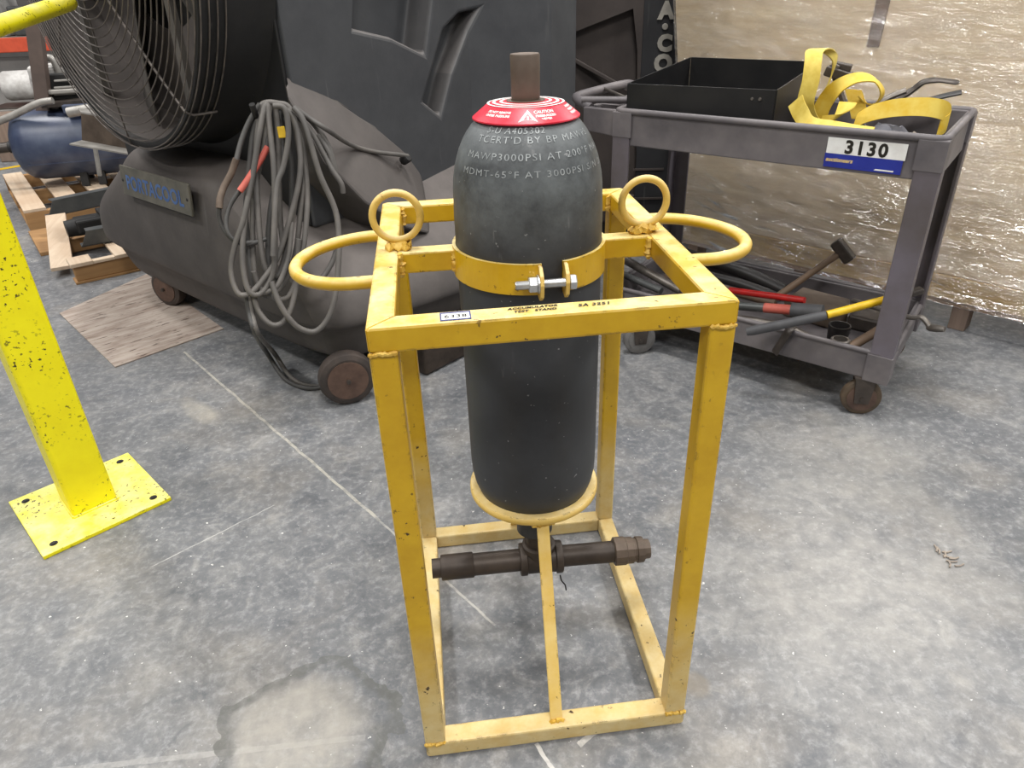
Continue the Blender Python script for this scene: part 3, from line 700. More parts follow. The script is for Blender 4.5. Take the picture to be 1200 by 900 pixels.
# drum, duct liner, fan
RC = G(.05, 0, 1.47)
part('front_panel', MB().prism([G(-.685, -.036, .57), G(.685, -.036, .57), G(.685, -.036, 2.27), G(-.685, -.036, 2.27)], FN * .012, .004), 'drum', ev)
drum = part('drum', MB().lathe(RC, FN, [(-.03, .69), (.0, .672), (.10, .668), (.165, .664), (.195, .668), (.205, .664), (.205, .646), (.19, .640), (-.01, .62), (-.03, .69)], 96, cap=False), 'drum', ev, label='black round fan drum')
part('duct_liner', MB().lathe(RC, FN, [(.18, .639), (.17, .636), (-.012, .618), (-.012, .30), (-.018, .30)], 96, cap=False), 'liner', ev)
part('duct_back', MB().lathe(RC, FN, [(-.02, .45), (-.018, .0)], 48, cap=False), 'black', ev)
part('fan_hub', MB().lathe(RC, FN, [(.0, .10), (.10, .10), (.12, .07), (.12, .0)], 32), 'black', ev)
for k in range(5):
    a = math.radians(72 * k + 248); d = FT * math.cos(a) + Z * math.sin(a); t_ = -FT * math.sin(a) + Z * math.cos(a)
    vs = []; fs = []
    for i in range(6):
        r = .09 + .5 * i / 5; wd = .09 + .10 * i / 5; tw = .8 - .45 * i / 5
        cdir = t_ * math.cos(tw) + FN * math.sin(tw)
        for q in (-1, -.3, .4, 1): vs.append(RC + d * r + cdir * wd * q + FN * (.055 - .02 * q * q))
    for i in range(5):
        for q in range(3): fs.append((i * 4 + q, i * 4 + q + 1, i * 4 + q + 5, i * 4 + q + 4))
    bl = part('fan_blade', MB().raw(vs, fs, True), 'blade', ev)
    so = bl.modifiers.new('th', 'SOLIDIFY'); so.thickness = .006
part('motor_brace', MB().beam(G(.05, .14, 1.47) + FT * .33 - Z * .52, G(.05, .14, 1.47) + FT * .36 + Z * .52, .035, .02, FN), 'blade', ev)
part('motor_brace', MB().beam(G(.05, .14, 1.47) - FT * .35 - Z * .51, G(.05, .14, 1.47) - FT * .35 + Z * .51, .035, .02, FN), 'blade', ev)
def gw(r): return .215 + .045 * (1 - (r / .665) ** 2)
for i in range(22):
    r = .665 - .0275 * i
    pts = [RC + FN * gw(r) + FT * r * math.cos(2 * PI * k / 72) + Z * r * math.sin(2 * PI * k / 72) for k in range(72)]
    part('guard_ring', MB().tube(pts, .0024, 5, closed=True), 'wire', ev)
for i in range(4):
    r = .672
    pts = [RC + FN * (.20 - .026 * i) + FT * r * math.cos(2 * PI * k / 80) + Z * r * math.sin(2 * PI * k / 80) for k in range(80)]
    part('guard_ring', MB().tube(pts, .0026, 5, closed=True), 'wire', ev)
for k in range(8):
    a = math.radians(-96 + 45 * k); d = FT * math.cos(a) + Z * math.sin(a)
    pts = [RC + d * r + FN * (gw(r) - .005) for r in (.06, .2, .35, .5, .6, .662)] + [RC + d * .675 + FN * .19, RC + d * .675 + FN * .11]
    part('guard_spoke', MB().tube(pts, .0045 if k % 2 else .003, 6), 'wire', ev)
# name plate
pc = G(0, .178, .642)
pr_ = V(FT); pu_ = (Z * .97 - FN * .10).normalized()
pn = pr_.cross(pu_).normalized()
if pn.dot(FN) < 0: pn = -pn
npl = part('name_plate', MB().box(pc, (.56, .115, .012), (pr_, pu_, pn), .004), 'plate', ev, label='grey name plate with blue lettering')
tb = MB(); text_flat(tb, 'PORTACOOL', .076, pc - pu_ * .029 + pn * .0068, pr_, pu_, bold=.002, space=1.02); part('name_lettering', tb, 'plateblue', npl)
for s_ in (-1, 1):
    part('rivet', MB().lathe(pc + pr_ * s_ * .262 + pn * .006, pn, [(0, .006), (.003, .004)], 10), 'black', npl)
# wheels
def caster(parent, p, r, wdt, axis, mt, mh, fork=True, top=None):
    p = V(p); a = V(axis).normalized(); c = p + Z * r
    wprof = [(-wdt / 2, r * .8), (-wdt / 2 * .8, r * .96), (-wdt * .2, r), (wdt * .2, r), (wdt / 2 * .8, r * .96), (wdt / 2, r * .8)]
    wh = part('caster_wheel', MB().lathe(c, a, wprof, 32), mt, parent)
    part('wheel_hub', MB().lathe(c, a, [(-wdt / 2 - .004, r * .2), (-wdt / 2 - .003, r * .72), (wdt / 2 + .003, r * .72), (wdt / 2 + .004, r * .2)], 24), mh, wh)
    part('axle_bolt', MB().lathe(c, a, [(-wdt / 2 - .016, .008), (wdt / 2 + .016, .008)], 6, smooth=False), 'darksteel', wh)
    if fork:
        fm = MB(); f = a.cross(Z).normalized()
        for s_ in (-1, 1):
            o = c + a * s_ * (wdt / 2 + .008)
            fm.prism([o - f * r * .35 - Z * r * .25 - a * .002, o + f * r * .35 - Z * r * .25 - a * .002, o + f * r * .5 + Z * (r + .012) - a * .002, o - f * r * .5 + Z * (r + .012) - a * .002], a * .004)
        fm.box(c + Z * (r + .012), (wdt + .022, r * 1.1, .006), (a, f, Z))
        if top: fm.box(c + Z * (r + .012 + (top - 2 * r - .012) / 2), (wdt * .8, wdt * .8, max(.004, top - 2 * r - .012)), (a, f, Z))
        part('caster_fork', fm, 'darksteel', parent)
caster(ev, at_z(411, 470), .098, .06, (.25, -.97, 0), 'tyrebk', 'hub', False)
caster(ev, at_z(204, 356, .006), .085, .06, (-.5, -.87, 0), 'tyrebk', 'hub', False)
part('cord_hook', MB().tube(smooth_path([G(.66, .03, .965), G(.74, .10, .955), G(.80, .16, .96), G(.82, .18, 1.0)]), .009, 8), 'black', ev)

# ================================================================== COILED CABLE
p1, p2 = G(.78, .15, .97), G(.93, .235, .3)
hz = V((.97, .22, 0)); cn = hz.cross(p2 - p1).normalized()
if cn.dot(C - p1) < 0: cn = -cn
cb = thing('coiled_power_cable', 'thick coil of grey rubber power cable hanging from the cooler hook', 'cable', (p1.x, p1.y, 0))
def strand(px, r=.0085, off=0.0, mat='cable', name='cable_loop', closed=False, lab=None):
    m = len(px); pts = []
    for i, (u, v) in enumerate(px):
        pts.append(at_plane(u, v, p1 + cn * (off + .007 * math.sin(i * 1.3 + off * 90)), cn))
    return part(name, MB().tube(smooth_path(pts, 6, closed), r, 8, closed=closed), mat, cb, label=lab)
strand([(312, 121), (316, 150), (321, 200), (322, 260), (322, 305), (316, 330), (303, 345), (290, 338), (284, 300), (288, 250), (297, 200), (305, 150)], .0085, .055, closed=True)
strand([(308, 122), (303, 140), (300, 190), (302, 240), (306, 290), (313, 318), (326, 322), (336, 290), (346, 235), (352, 200), (350, 165), (340, 128), (325, 121)], .0085, .03, closed=True)
strand([(320, 124), (334, 128), (338, 160), (332, 195), (325, 215), (322, 250), (320, 300)], .0085, .075)
strand([(330, 125), (345, 140), (352, 180), (350, 215), (340, 255), (326, 300), (310, 325), (295, 342), (281, 345), (273, 330), (271, 310), (276, 285), (284, 262), (291, 230)], .0085, .05)
strand([(344, 126), (354, 138), (363, 165), (375, 205), (390, 238), (396, 262), (397, 300), (393, 345), (385, 372), (370, 388), (352, 385), (338, 372), (326, 352), (318, 330)], .0088, .06)
strand([(345, 126), (366, 143), (383, 168), (391, 190), (393, 205), (386, 180), (372, 158)], .0085, .02)
strand([(338, 128), (362, 150), (380, 182), (390, 200), (400, 215), (402, 226)], .008, .035)
strand([(322, 122), (326, 160), (327, 220), (330, 275), (338, 310), (352, 328), (372, 330), (388, 310), (397, 285)], .0085, .01)
strand([(316, 122), (310, 170), (298, 225), (296, 280), (299, 325), (308, 345), (320, 345), (334, 330), (346, 298), (352, 250), (356, 200), (348, 150)], .0085, .02)
strand([(340, 130), (354, 170), (360, 225), (358, 270), (352, 310), (340, 345), (324, 350), (305, 338), (297, 318)], .0085, .035)
strand([(296, 340), (301, 360), (312, 376), (324, 381), (336, 372), (345, 345), (348, 310), (350, 280)], .0085, .045)
strand([(303, 330), (308, 342), (318, 340), (328, 330), (338, 300), (342, 260)], .008, .05)
strand([(311, 122), (298, 150), (292, 200), (288, 250), (292, 300), (298, 335)], .0085, .015, 'cabledk')
strand([(328, 130), (330, 180), (318, 240), (314, 290), (318, 335)], .0085, .0, 'cabledk')
strand([(333, 130), (340, 180), (342, 240), (336, 290), (325, 330)], .0085, .005, 'cabledk')
strand([(305, 122), (292, 143), (283, 165), (277, 188)], .008, .03, 'cabledk', 'cable_end')
strand([(277, 186), (271, 203), (263, 218), (258, 232), (257, 244)], .0098, .03, 'tape', 'taped_sleeve', lab='brown taped sleeve')
strand([(257, 242), (257, 256), (264, 272), (275, 282), (290, 286), (312, 280)], .007, .03, 'cabledk', 'cable_end')
strand([(316, 160), (313, 174)], .008, .04, 'cabledk', 'cable_end')
strand([(314, 172), (305, 188), (292, 208), (281, 224)], .0098, .045, 'redsleeve', 'red_sleeve', lab='faded red sleeve')
strand([(282, 222), (270, 240), (265, 258), (268, 274), (280, 284), (296, 284)], .007, .04, 'cabledk', 'cable_end')
tg = at_plane(330, 155, p1 + cn * .05, cn); part('yellow_tag', MB().box(tg, (.022, .008, .032), (hz.normalized(), cn, cn.cross(hz.normalized())), .002), 'yeltool', cb, label='small yellow tag')
# lead from the coil to the grommet
lead = [at_plane(u, v, p1 + cn * .03, cn) for u, v in ((345, 126), (362, 138), (385, 153))] + [at_plane(412, 170, G(.84, -.28, .8), FT + FN * .3), at_plane(440, 178, G(.80, -.36, .77), FT + FN * .3), G(.787, -.405, .75), G(.772, -.405, .737)]
part('cable_lead', MB().tube(smooth_path(lead), .0078, 8), 'cable', cb)
# two runs that drop to the floor
for k, (du, mt) in enumerate(((0, 'cabledk'), (7, 'cable'))):
    top = [at_plane(u + du * .4, v, p1 + cn * .03, cn) for u, v in ((288, 335), (292, 365), (300, 392))]
    flo = [at_z(u + du, v - du * .3, .06 - .05 * min(1, i)) for i, (u, v) in enumerate(((316, 424), (335, 445), (362, 455), (392, 450)))]
    flo[0].z = .09
    part('cable_drop', MB().tube(smooth_path(top + flo), .0085, 8), mt, cb)

# ================================================================== SECOND COOLER BEHIND THE CART
KN = V((-.16, -.987, 0)).normalized(); KX = V((-KN.y, KN.x, 0)).normalized()
if KX.x < 0: KX = -KX
KP = at_plane(788, 60, (1.2, 2.86, 0), KN); KP = V((KP.x, KP.y, 0))
def K(x, d, z): return KP + KX * x - KN * d + Z * z
def KPX(u, v): 
    p = at_plane(u, v, KP, KN); return (p - KP).dot(KX), p.z
c2 = thing('rear_cooler', 'black cooler cabinet with stacked raised letters standing behind the grey cart', 'cooler', KP, math.atan2(KX.y, KX.x))
rx0 = KPX(655, 60)[0]
b2 = part('cabinet', MB().prism([K(rx0, 0, .12), K(.08, 0, .12), K(.08, 0, 2.1), K(rx0, 0, 2.1)], -KN * .9, .012), 'cooler2', c2)
q = [KPX(u, v) for u, v in ((672, 38), (742, 10), (747, 60), (745, 230), (672, 230))]
cut = part('cut', MB().prism([K(x, -.05, z) for x, z in q], -KN * .10), 'cooler2', c2)
md = b2.modifiers.new('b', 'BOOLEAN'); md.object = cut; md.solver = 'EXACT'; bpy.context.view_layer.update()
me = bpy.data.meshes.new_from_object(b2.evaluated_get(bpy.context.evaluated_depsgraph_get())); b2.modifiers.clear(); b2.data = me; bpy.data.objects.remove(cut)
sx0 = KPX(752, 60)[0]
part('letter_strip', MB().prism([K(sx0, -.006, .12), K(.08, -.006, .12), K(.08, -.006, 2.08), K(sx0, -.006, 2.08)], -KN * .008, .002), 'cooler2b', c2)
a_, b_ = KPX(671, 70), KPX(740, 108)
part('moulded_rib', MB().beam(K(a_[0], .04, a_[1]), K(b_[0], .0, b_[1]), .02, .03, -KN, .004), 'cooler2', c2)
for ch, (u, v0, hpx) in (('A', (780, 21, 19)), ('C', (778, 59, 18)), ('O', (776, 83, 19))):
    x, z = KPX(u, v0); z1 = KPX(u, v0 - hpx)[1]; H_ = z1 - z
    vs, fs = text(ch, H_ / .70, bold=.006)
    mb = MB(); mb.raw([K(x + v_.x, -.0145, z + v_.y) for v_ in vs], fs)
    r_ = bmesh.ops.extrude_face_region(mb.bm, geom=mb.bm.faces[:]); bmesh.ops.translate(mb.bm, verts=[g for g in r_['geom'] if isinstance(g, bmesh.types.BMVert)], vec=-KN * .008)
    bmesh.ops.recalc_face_normals(mb.bm, faces=mb.bm.faces[:])
    part('raised_letter', mb, 'letter', c2, label='raised letter ' + ch)
x, z = KPX(779, 31)
part('raised_dot', MB().lathe(K(x, -.006, z), KN, [(0, .014), (.007, .014), (.008, .012)], 20), 'letter', c2)
for dv in (197, 231):
    x, z = KPX(794, dv)
    part('shelf_lip', MB().beam(K(-.16, -.014, z), K(-.004, -.014, z), .01, .008, -KN), 'cooler2', c2)
part('plinth', MB().prism([K(rx0 + .03, .03, 0), K(-.03, .03, 0), K(-.03, .03, .125), K(rx0 + .03, .03, .125)], -KN * .8), 'black', c2)

# ================================================================== WRAPPED CRATE ON ITS PALLET
CA, CB = V((.6232, -.782, 0)).normalized(), V((.782, .6232, 0)).normalized()
CO = V((1.312, 2.575, 0))
def K3(a, b, z): return CO + CA * a + CB * b + Z * z
cr = thing('wrapped_crate', 'plywood crate wrapped in shiny clear stretch film behind the grey cart', 'crate', CO, math.atan2(CA.y, CA.x))
zb, zt, L, D = .118, 1.35, 2.05, 1.1
def lean(z): return .058 - .175 * (z - zb) / (zt - zb)      # the load has slumped to the left under its film
for i, (a0, a1) in enumerate(((0.0, 1.60), (1.603, L))):
    part('plywood_panel', MB().prism([K3(a0 + (lean(zb + .1) if i == 0 else 0), .006, zb + .10), K3(a1, .006, zb + .10), K3(a1, .006, zt), K3(a0 + (lean(zt) if i == 0 else 0), .006, zt)], CB * .018, .002), 'ply', cr)
part('plywood_panel', MB().prism([K3(lean(zb), .025, zb), K3(lean(zb), D, zb), K3(lean(zt), D, zt), K3(lean(zt), .025, zt)], CA * .018, .002), 'ply', cr)
part('plywood_panel', MB().prism([K3(L - .018, .022, zb), K3(L - .018, D, zb), K3(L - .018, D, zt), K3(L - .018, .022, zt)], CA * .018, .002), 'ply', cr)
part('crate_lid', MB().prism([K3(lean(zt), .006, zt), K3(L, .006, zt), K3(L, D, zt), K3(lean(zt), D, zt)], Z * .02, .002), 'ply', cr)
part('bottom_rail', MB().prism([K3(lean(zb), .0, zb), K3(L, .0, zb), K3(L, .0, zb + .098), K3(lean(zb + .098), .0, zb + .098)], CB * .03, .003), 'yelwood', cr, label='yellowish timber bottom rail')
def crate_px(u, v):
    p = at_plane(u, v, CO, CB) - CO; return p.dot(CA), p.z
q1, q2 = crate_px(1034, 0), crate_px(1020, 55)
part('batten', MB().prism([K3(q2[0] - .015, .0, q2[1]), K3(q2[0] + .03, .0, q2[1]), K3(q1[0] + .035, .0, zt - .01), K3(q1[0] - .02, .0, zt - .01)], CB * .0055, .001), 'brownband', cr, label='brown batten under the film')
# film: wrinkled shell with sagging folds
def film_face(o, da, la, nrm, na, nz, seed, front=True):
    vs, fs = [], []
    for j in range(nz + 1):
        z = zb - .015 + (zt - zb + .03) * j / nz
        for i in range(na + 1):
            a = la * i / na
            f = .006 * noise.noise(V((a * 4 + z * 1.2, z * 14 - a * 2, seed))) + (.003 + .003 * min(1, a / 1.2)) * noise.noise(V((a * 8 - z * 3, z * 38 + a * 9, seed + 5)))
            edge = min(1, a / .28, (la - a) / .28)
            lo = lean(z) - .003
            base = da * (lo + a * (la - lo) / la) if front else da * a + CA * lo
            vs.append(o + base + Z * z + nrm * (.003 + max(0, f + .003) * edge + .010 * edge))
    for j in range(nz):
        for i in range(na): fs.append((j * (na + 1) + i, j * (na + 1) + i + 1, (j + 1) * (na + 1) + i + 1, (j + 1) * (na + 1) + i))
    return vs, fs
mb = MB(); mb.raw(*film_face(K3(-.004, 0, 0), CA, L + .008, -CB, 170, 190, 1.0), smooth=True)
mb.raw(*film_face(K3(0, D, 0), -CB, D + .002, -CA * .3, 30, 50, 9.0, False), smooth=True)
part('stretch_film', mb, 'film', cr, label='wrinkled clear stretch film')
pl_ = thing('crate_pallet', 'wooden pallet carrying the film wrapped crate off the floor', 'pallet', K3(0, 0, 0), math.atan2(CA.y, CA.x))
for bpos in (.06, .55, 1.02):
    part('stringer_board', MB().prism([K3(0, bpos - .05, .095), K3(L, bpos - .05, .095), K3(L, bpos - .05, .117), K3(0, bpos - .05, .117)], CB * .10, .002), 'palletdk', pl_)
    for a in (.08, .64, 1.93):
        part('block', MB().prism([K3(a, bpos - .045, 0), K3(a + .055 + (.04 if a > 1.5 else 0), bpos - .045, 0), K3(a + .055 + (.04 if a > 1.5 else 0), bpos - .045, .095), K3(a, bpos - .045, .095)], CB * .09, .002), 'block', pl_)
a120 = crate_px(1112, 386)[0]
part('block', MB().prism([K3(a120 - .012, .012, 0), K3(a120 + .05, .012, 0), K3(a120 + .05, .012, .096), K3(a120 - .012, .012, .096)], CB * .08, .003), 'block', pl_)

# ================================================================== UTILITY CART
O = V((1.468, .959, 0)); A = V((-.684, .73, 0)).normalized(); B = V((.682, .731, 0)).normalized()
def P(s_, d, z): return O + A * s_ + B * d + Z * z
ct = thing('utility_cart', 'scuffed grey two shelf utility cart numbered 3130 holding tools', 'cart', P(.5, .3, 0), math.atan2(A.y, A.x))
CL, CD = 1.03, .53
def tray(z0, z1, zf):
    mb = MB(); tk_ = .018
    mb.prism([P(0, 0, z0), P(CL, 0, z0), P(CL, 0, z1), P(0, 0, z1)], B * tk_, .004)
    mb.prism([P(0, CD - tk_, z0), P(CL, CD - tk_, z0), P(CL, CD - tk_, z1), P(0, CD - tk_, z1)], B * tk_, .004)
    mb.prism([P(0, tk_, z0), P(0, CD - tk_, z0), P(0, CD - tk_, z1), P(0, tk_, z1)], A * tk_, .004)
    mb.prism([P(CL - tk_, tk_, z0), P(CL - tk_, CD - tk_, z0), P(CL - tk_, CD - tk_, z1), P(CL - tk_, tk_, z1)], A * tk_, .004)
    mb.prism([P(tk_, tk_, zf - .014), P(CL - tk_, tk_, zf - .014), P(CL - tk_, CD - tk_, zf - .014), P(tk_, CD - tk_, zf - .014)], Z * .014)
    return mb
tt = part('top_tray', tray(.768, .882, .80), 'cart', ct)
def rim(z, r):
    c = [(0, 0), (CL, 0), (CL, CD), (0, CD)]; pts = []
    for i, (s_, d) in enumerate(c):
        cs, cd = (.025 if s_ == 0 else CL - .025), (.025 if d == 0 else CD - .025)
        a0 = [PI, 1.5 * PI, 0, .5 * PI][i] if False else None
        for k in range(5):
            ang = {0: PI, 1: -PI / 2, 2: 0, 3: PI / 2}[i] + PI / 2 * k / 4
            pts.append(P(cs + .025 * math.cos(ang), cd + .025 * math.sin(ang), z))
    return MB().tube(pts, r, 8, closed=True)
part('tray_rim', rim(.881, .0105), 'cart', tt)
bt_ = part('bottom_tray', tray(.138, .234, .165), 'cart', ct)
part('tray_rim', rim(.233, .0085), 'cart', bt_)
# corner legs, L shaped
for s_, sg in ((0, 1), (CL, -1)):
    for d, dg_ in ((0, 1), (CD, -1)):
        mb = MB(); w_ = .068
        base = lambda z, k: None
        lo, hi = .228, .800
        o = lambda a, b, z: P(s_ - sg * .008 + sg * a, d - dg_ * .008 + dg_ * b, z)
        poly = [(0, 0), (w_, 0), (w_, .012), (.014, .014), (.012, w_), (0, w_)]
        mb.prism([o(a, b_2, lo) for a, b_2 in poly], Z * (hi - lo), .003)
        part('leg', mb, 'cartleg', ct)
        mb = MB(); poly = [(-.002, -.002), (w_ + .006, -.002), (w_ + .006, .012), (.012, .012), (.012, w_ + .006), (-.002, w_ + .006)]
        mb.prism([o(a, b_2, hi - .006) for a, b_2 in poly], Z * .085, .003)
        part('leg_socket', mb, 'cart', ct)
        part('leg_socket', MB().prism([o(a, b_2, .136) for a, b_2 in poly], Z * .095, .003), 'cart', ct)
for s_ in (.075, CL - .075):
    for d in (.06, CD - .06):
        front = d < .3
        p = P(s_, d, 0)
        if front: p = at_z(1004, 483) if s_ < .5 else at_z(748, 413)
        caster(ct, p, .0625, .032, (-.36, -.93, 0) if s_ < .5 else (.0, -1, 0), 'tyre' if s_ < .5 else 'tyregrey', 'hub' if s_ < .5 else 'tyregrey', True, .139)
# handle end
mb = MB()
mb.prism([P(CL - .002, .01, .79), P(CL + .16, .04, .795), P(CL + .16, .04, .876), P(CL - .002, .01, .88)], B * .02, .004)
mb.prism([P(CL - .002, CD - .03, .79), P(CL + .16, CD - .06, .795), P(CL + .16, CD - .06, .876), P(CL - .002, CD - .03, .88)], B * .02, .004)
mb.prism([P(CL + .145, .04, .795), P(CL + .145, CD - .04, .795), P(CL + .145, CD - .04, .876), P(CL + .145, .04, .876)], A * .02, .004)
mb.prism([P(CL - .002, .02, .80), P(CL + .15, .05, .80), P(CL + .15, CD - .05, .80), P(CL - .002, CD - .02, .80)], Z * .012)
for d in (.15, .28, .43):
    mb.beam(P(CL, d, .868), P(CL + .15, d, .868), .02, .012)
he = part('handle_end', mb, 'cart', ct)
part('push_handle', MB().tube(smooth_path([P(CL + .15, .07, .87), P(CL + .215, .08, .893), P(CL + .235, .14, .90), P(CL + .235, .46, .90), P(CL + .215, .52, .893), P(CL + .15, .53, .87)]), .017, 12), 'cart', he)
# number label
lb = part('number_label', MB().prism([P(.302, -.0045, .817), P(.088, -.0045, .817), P(.088, -.0045, .861), P(.302, -.0045, .861)], B * .0018), 'white', ct, label='white label printed 3130')
part('label_strip', MB().prism([P(.304, -.0042, .778), P(.092, -.0042, .778), P(.092, -.0042, .8175), P(.304, -.0042, .8175)], B * .0018), 'blue', lb, label='blue lower strip')
tb = MB(); text_flat(tb, '3130', .050, P(.194, -.0052, .8215), -A, Z, bold=.0019, space=1.22); part('label_number', tb, 'ink', lb)
tb = MB(); text_flat(tb, 'auctioneers', .016, P(.262, -.0050, .795), -A, Z, bold=.0004, shear=.3); part('label_script', tb, 'gold', lb)
part('label_line', MB().prism([P(.163, -.0048, .783), P(.112, -.0048, .783), P(.110, -.0048, .787), P(.159, -.0048, .787)], B * .0003), 'white', lb)

# ================================================================== THINGS ON THE CART'S TOP TRAY
sb = thing('steel_tray', 'open black steel box standing on the cart top', 'tray', P(.75, .3, .80), math.atan2(A.y, A.x))
f0, f1 = (1.005, .035), (.505, .09)
b0, b1 = (f0[0] - .02, .50), (f1[0] - .005, .505)
def wall(p, q, z1p, z1q, th, mat='steelbox'):
    a_ = P(p[0], p[1], .802); b_ = P(q[0], q[1], .802); d = (b_ - a_).normalized(); n_ = V((-d.y, d.x, 0))
    return MB().prism([a_, b_, V((b_.x, b_.y, z1q)), V((a_.x, a_.y, z1p))], n_ * th, .0008)
zf, zk = .966, 1.008
part('side_wall', wall(f1, f0, zf, zf, .004), 'steelbox', sb)
part('side_wall', wall(b0, b1, zk, zk, .004), 'steelbox', sb)
part('side_wall', wall(f0, b0, zf, zk, .004), 'steelbox', sb)
part('side_wall', wall(b1, f1, zk, zf, .004), 'steelbox', sb)
part('bottom', MB().prism([P(*f0, .8015), P(*f1, .8015), P(*b1, .8015), P(*b0, .8015)], Z * .004), 'steelbox', sb)
for s_ in (.575, .55):
    part('rivet', MB().lathe(P(s_, .083, .937), -B, [(0, .006), (.008, .004)], 10), 'toolsteel', sb)
PT = P(.3, .20, .9)
def tp(u, v, d=.2): return at_plane(u, v, P(0, d, 0), B)
def strap(name, pxs, wv, mat, lab, grp_parent):
    pts = [tp(u, v, d) for u, v, d in pxs]; k = 8; sp = smooth_path(pts, k); n_ = len(sp); ws = []
    for i in range(n_):
        x = i / k; j = min(int(x), len(wv) - 2); ws.append(V(wv[j]).lerp(V(wv[j + 1]), x - j).normalized() * .052)
    return part(name, MB().ribbon(sp, ws, .0035), mat, grp_parent, label=lab)
stp = thing('yellow_strap', 'pale yellow webbing strap standing up in a loop beside the steel box', 'strap', P(.45, .2, .80))
a_ = A; up_ = Z
strap('webbing', [(960, 150, .22), (948, 138, .20), (944, 120, .18), (950, 95, .18), (953, 72, .20), (955, 60, .24), (966, 58, .30), (978, 70, .36), (972, 95, .36), (960, 118, .34), (962, 145, .30)],
      [-a_ + up_ * .2, -a_ * .9 + up_ * .3, -a_ + up_ * .1, -a_, -a_, -a_ + B * .2, -a_ * .8 + B * .6, B, B + a_ * .3, B, B], 'strap', None, stp)
strap('webbing', [(932, 118, .13), (938, 132, .11), (950, 146, .09), (975, 149, .08), (1000, 153, .07), (1022, 156, .06)], [-a_ * .6 + up_ * .6, -a_ * .5 + up_ * .7, up_ * .7 + B * .6, up_ * .6 + B, up_ * .5 + B, up_ * .5 + B], 'strap', 'tail lying along the tray', stp)
st2 = thing('yellow_sling', 'deeper yellow webbing sling curled in two arches in the cart tray', 'strap', P(.28, .2, .80))
strap('webbing', [(960, 148, .27), (962, 130, .26), (972, 112, .25), (988, 98, .24), (1008, 91, .24), (1026, 95, .26), (1034, 108, .28), (1028, 120, .30), (1016, 122, .30), (1008, 112, .28)],
      [a_ + up_ * .2, a_ * .9 + up_ * .4, a_ * .6 + up_ * .7, up_ * .8 + B * .7 + a_ * .3, up_ * .5 + B, B + a_ * .1, B, B, B - up_ * .3, B], 'strap2', None, st2)
strap('webbing', [(1002, 142, .22), (1020, 133, .22), (1045, 127, .22), (1075, 125, .22), (1098, 127, .24), (1111, 133, .27), (1110, 144, .27), (1100, 150, .25)],
      [up_ * .7 + B * .6, up_ + B * .5, up_ + B * .4, up_ + B * .4, up_ + B * .3, up_, up_, up_ + B * .2], 'strap2', 'flat loop', st2)
strap('webbing', [(1000, 105, .30), (1004, 120, .28), (1008, 140, .26)], [-a_, -a_, -a_], 'strap2', 'hanging tail', st2)
strap('webbing', [(962, 146, .14), (975, 142, .13), (988, 132, .15), (994, 120, .18)], [up_, up_ * .7 - a_ * .5, up_ * .4 - a_ * .8, -a_], 'strap2', 'twisted lower fold', st2)
rt = thing('ratchet_buckle', 'dark ratchet buckle behind the standing yellow strap', 'buckle', P(.36, .33, .80))
part('buckle_frame', MB().beam(tp(968, 82, .44), tp(1000, 92, .45), .05, .03, bev=.003).beam(tp(975, 75, .46), tp(998, 80, .47), .045, .02, bev=.003), 'darksteel', rt)
part('buckle_handle', MB().beam(tp(974, 76, .45), tp(992, 130, .45), .035, .012, bev=.002), 'darksteel', rt)
part('buckle_pin', MB().beam(tp(975, 76, .435), tp(983, 80, .44), .02, .016, bev=.002), 'toolsteel', rt)
def bar(name, lab, cat, pts, r, mat, base, flat=None, grp=None):
    grp = grp or {'black_hose': 'black hoses on the lower shelf', 'grey_rod': 'grey rods on the lower shelf', 'tool_shaft': 'wooden shafts on the lower shelf'}.get(name)
    return single(name, MB().tube(smooth_path(pts, 5), r, 8, flat=flat), mat, lab, cat, base, 0, grp)
bar('pry_bar', 'black curved pry bar sticking up over the cart right end', 'tool', [tp(1020, 138, .45), tp(1050, 118, .47), tp(1070, 105, .48), tp(1083, 96, .48), tp(1100, 94, .48), tp(1124, 97, .48)], [.022] * 5 + [.021] * 5 + [.019] * 5 + [.016] * 5 + [.013] * 5 + [.008], 'darksteel', P(.15, .46, .80), .5)
bar('flat_bar', 'black flat bar lying below the curved pry bar', 'tool', [tp(1010, 142, .36), tp(1060, 126, .40), tp(1100, 114, .42), tp(1127, 108, .43)], .019, 'rubber', P(.15, .38, .80), .4)
bar('clamp_bar', 'grey steel clamp bar behind the curled yellow sling', 'tool', [tp(1012, 132, .38), tp(1040, 115, .40), tp(1062, 106, .41)], .016, 'toolsteel', P(.22, .46, .80), .6)
def cloth(name, lab, cc, sx_, sy_, hgt, mat, seed):
    vs, fs = [], []; n1, n2 = 22, 16
    for j in range(n2 + 1):
        for i in range(n1 + 1):
            a, b3 = i / n1 * 2 - 1, j / n2 * 2 - 1
            e = max(0, 1 - (a * a) ** 2) * max(0, 1 - (b3 * b3) ** 2)
            w_ = noise.noise(V((a * 2.4, b3 * 2.4, seed))); w2 = noise.noise(V((a * 6, b3 * 6, seed + 3)))
            vs.append(cc + A * (a * sx_ * (1 + .12 * w_)) + B * (b3 * sy_ * (1 + .12 * w2)) + Z * (.006 + e * hgt * (.65 + .6 * w_ + .25 * w2)))
    for j in range(n2):
        for i in range(n1): fs.append((j * (n1 + 1) + i, j * (n1 + 1) + i + 1, (j + 1) * (n1 + 1) + i + 1, (j + 1) * (n1 + 1) + i))
    m = MB(); m.raw(vs, fs, True); o = single(name, m, mat, lab, 'cloth', cc)
    so = o.modifiers.new('th', 'SOLIDIFY'); so.thickness = .004; so.offset = 0; return o
cloth('grey_rag', 'crumpled grey rag lying between the straps on the cart', P(.215, .215, .803), .12, .075, .065, 'rag', 2)
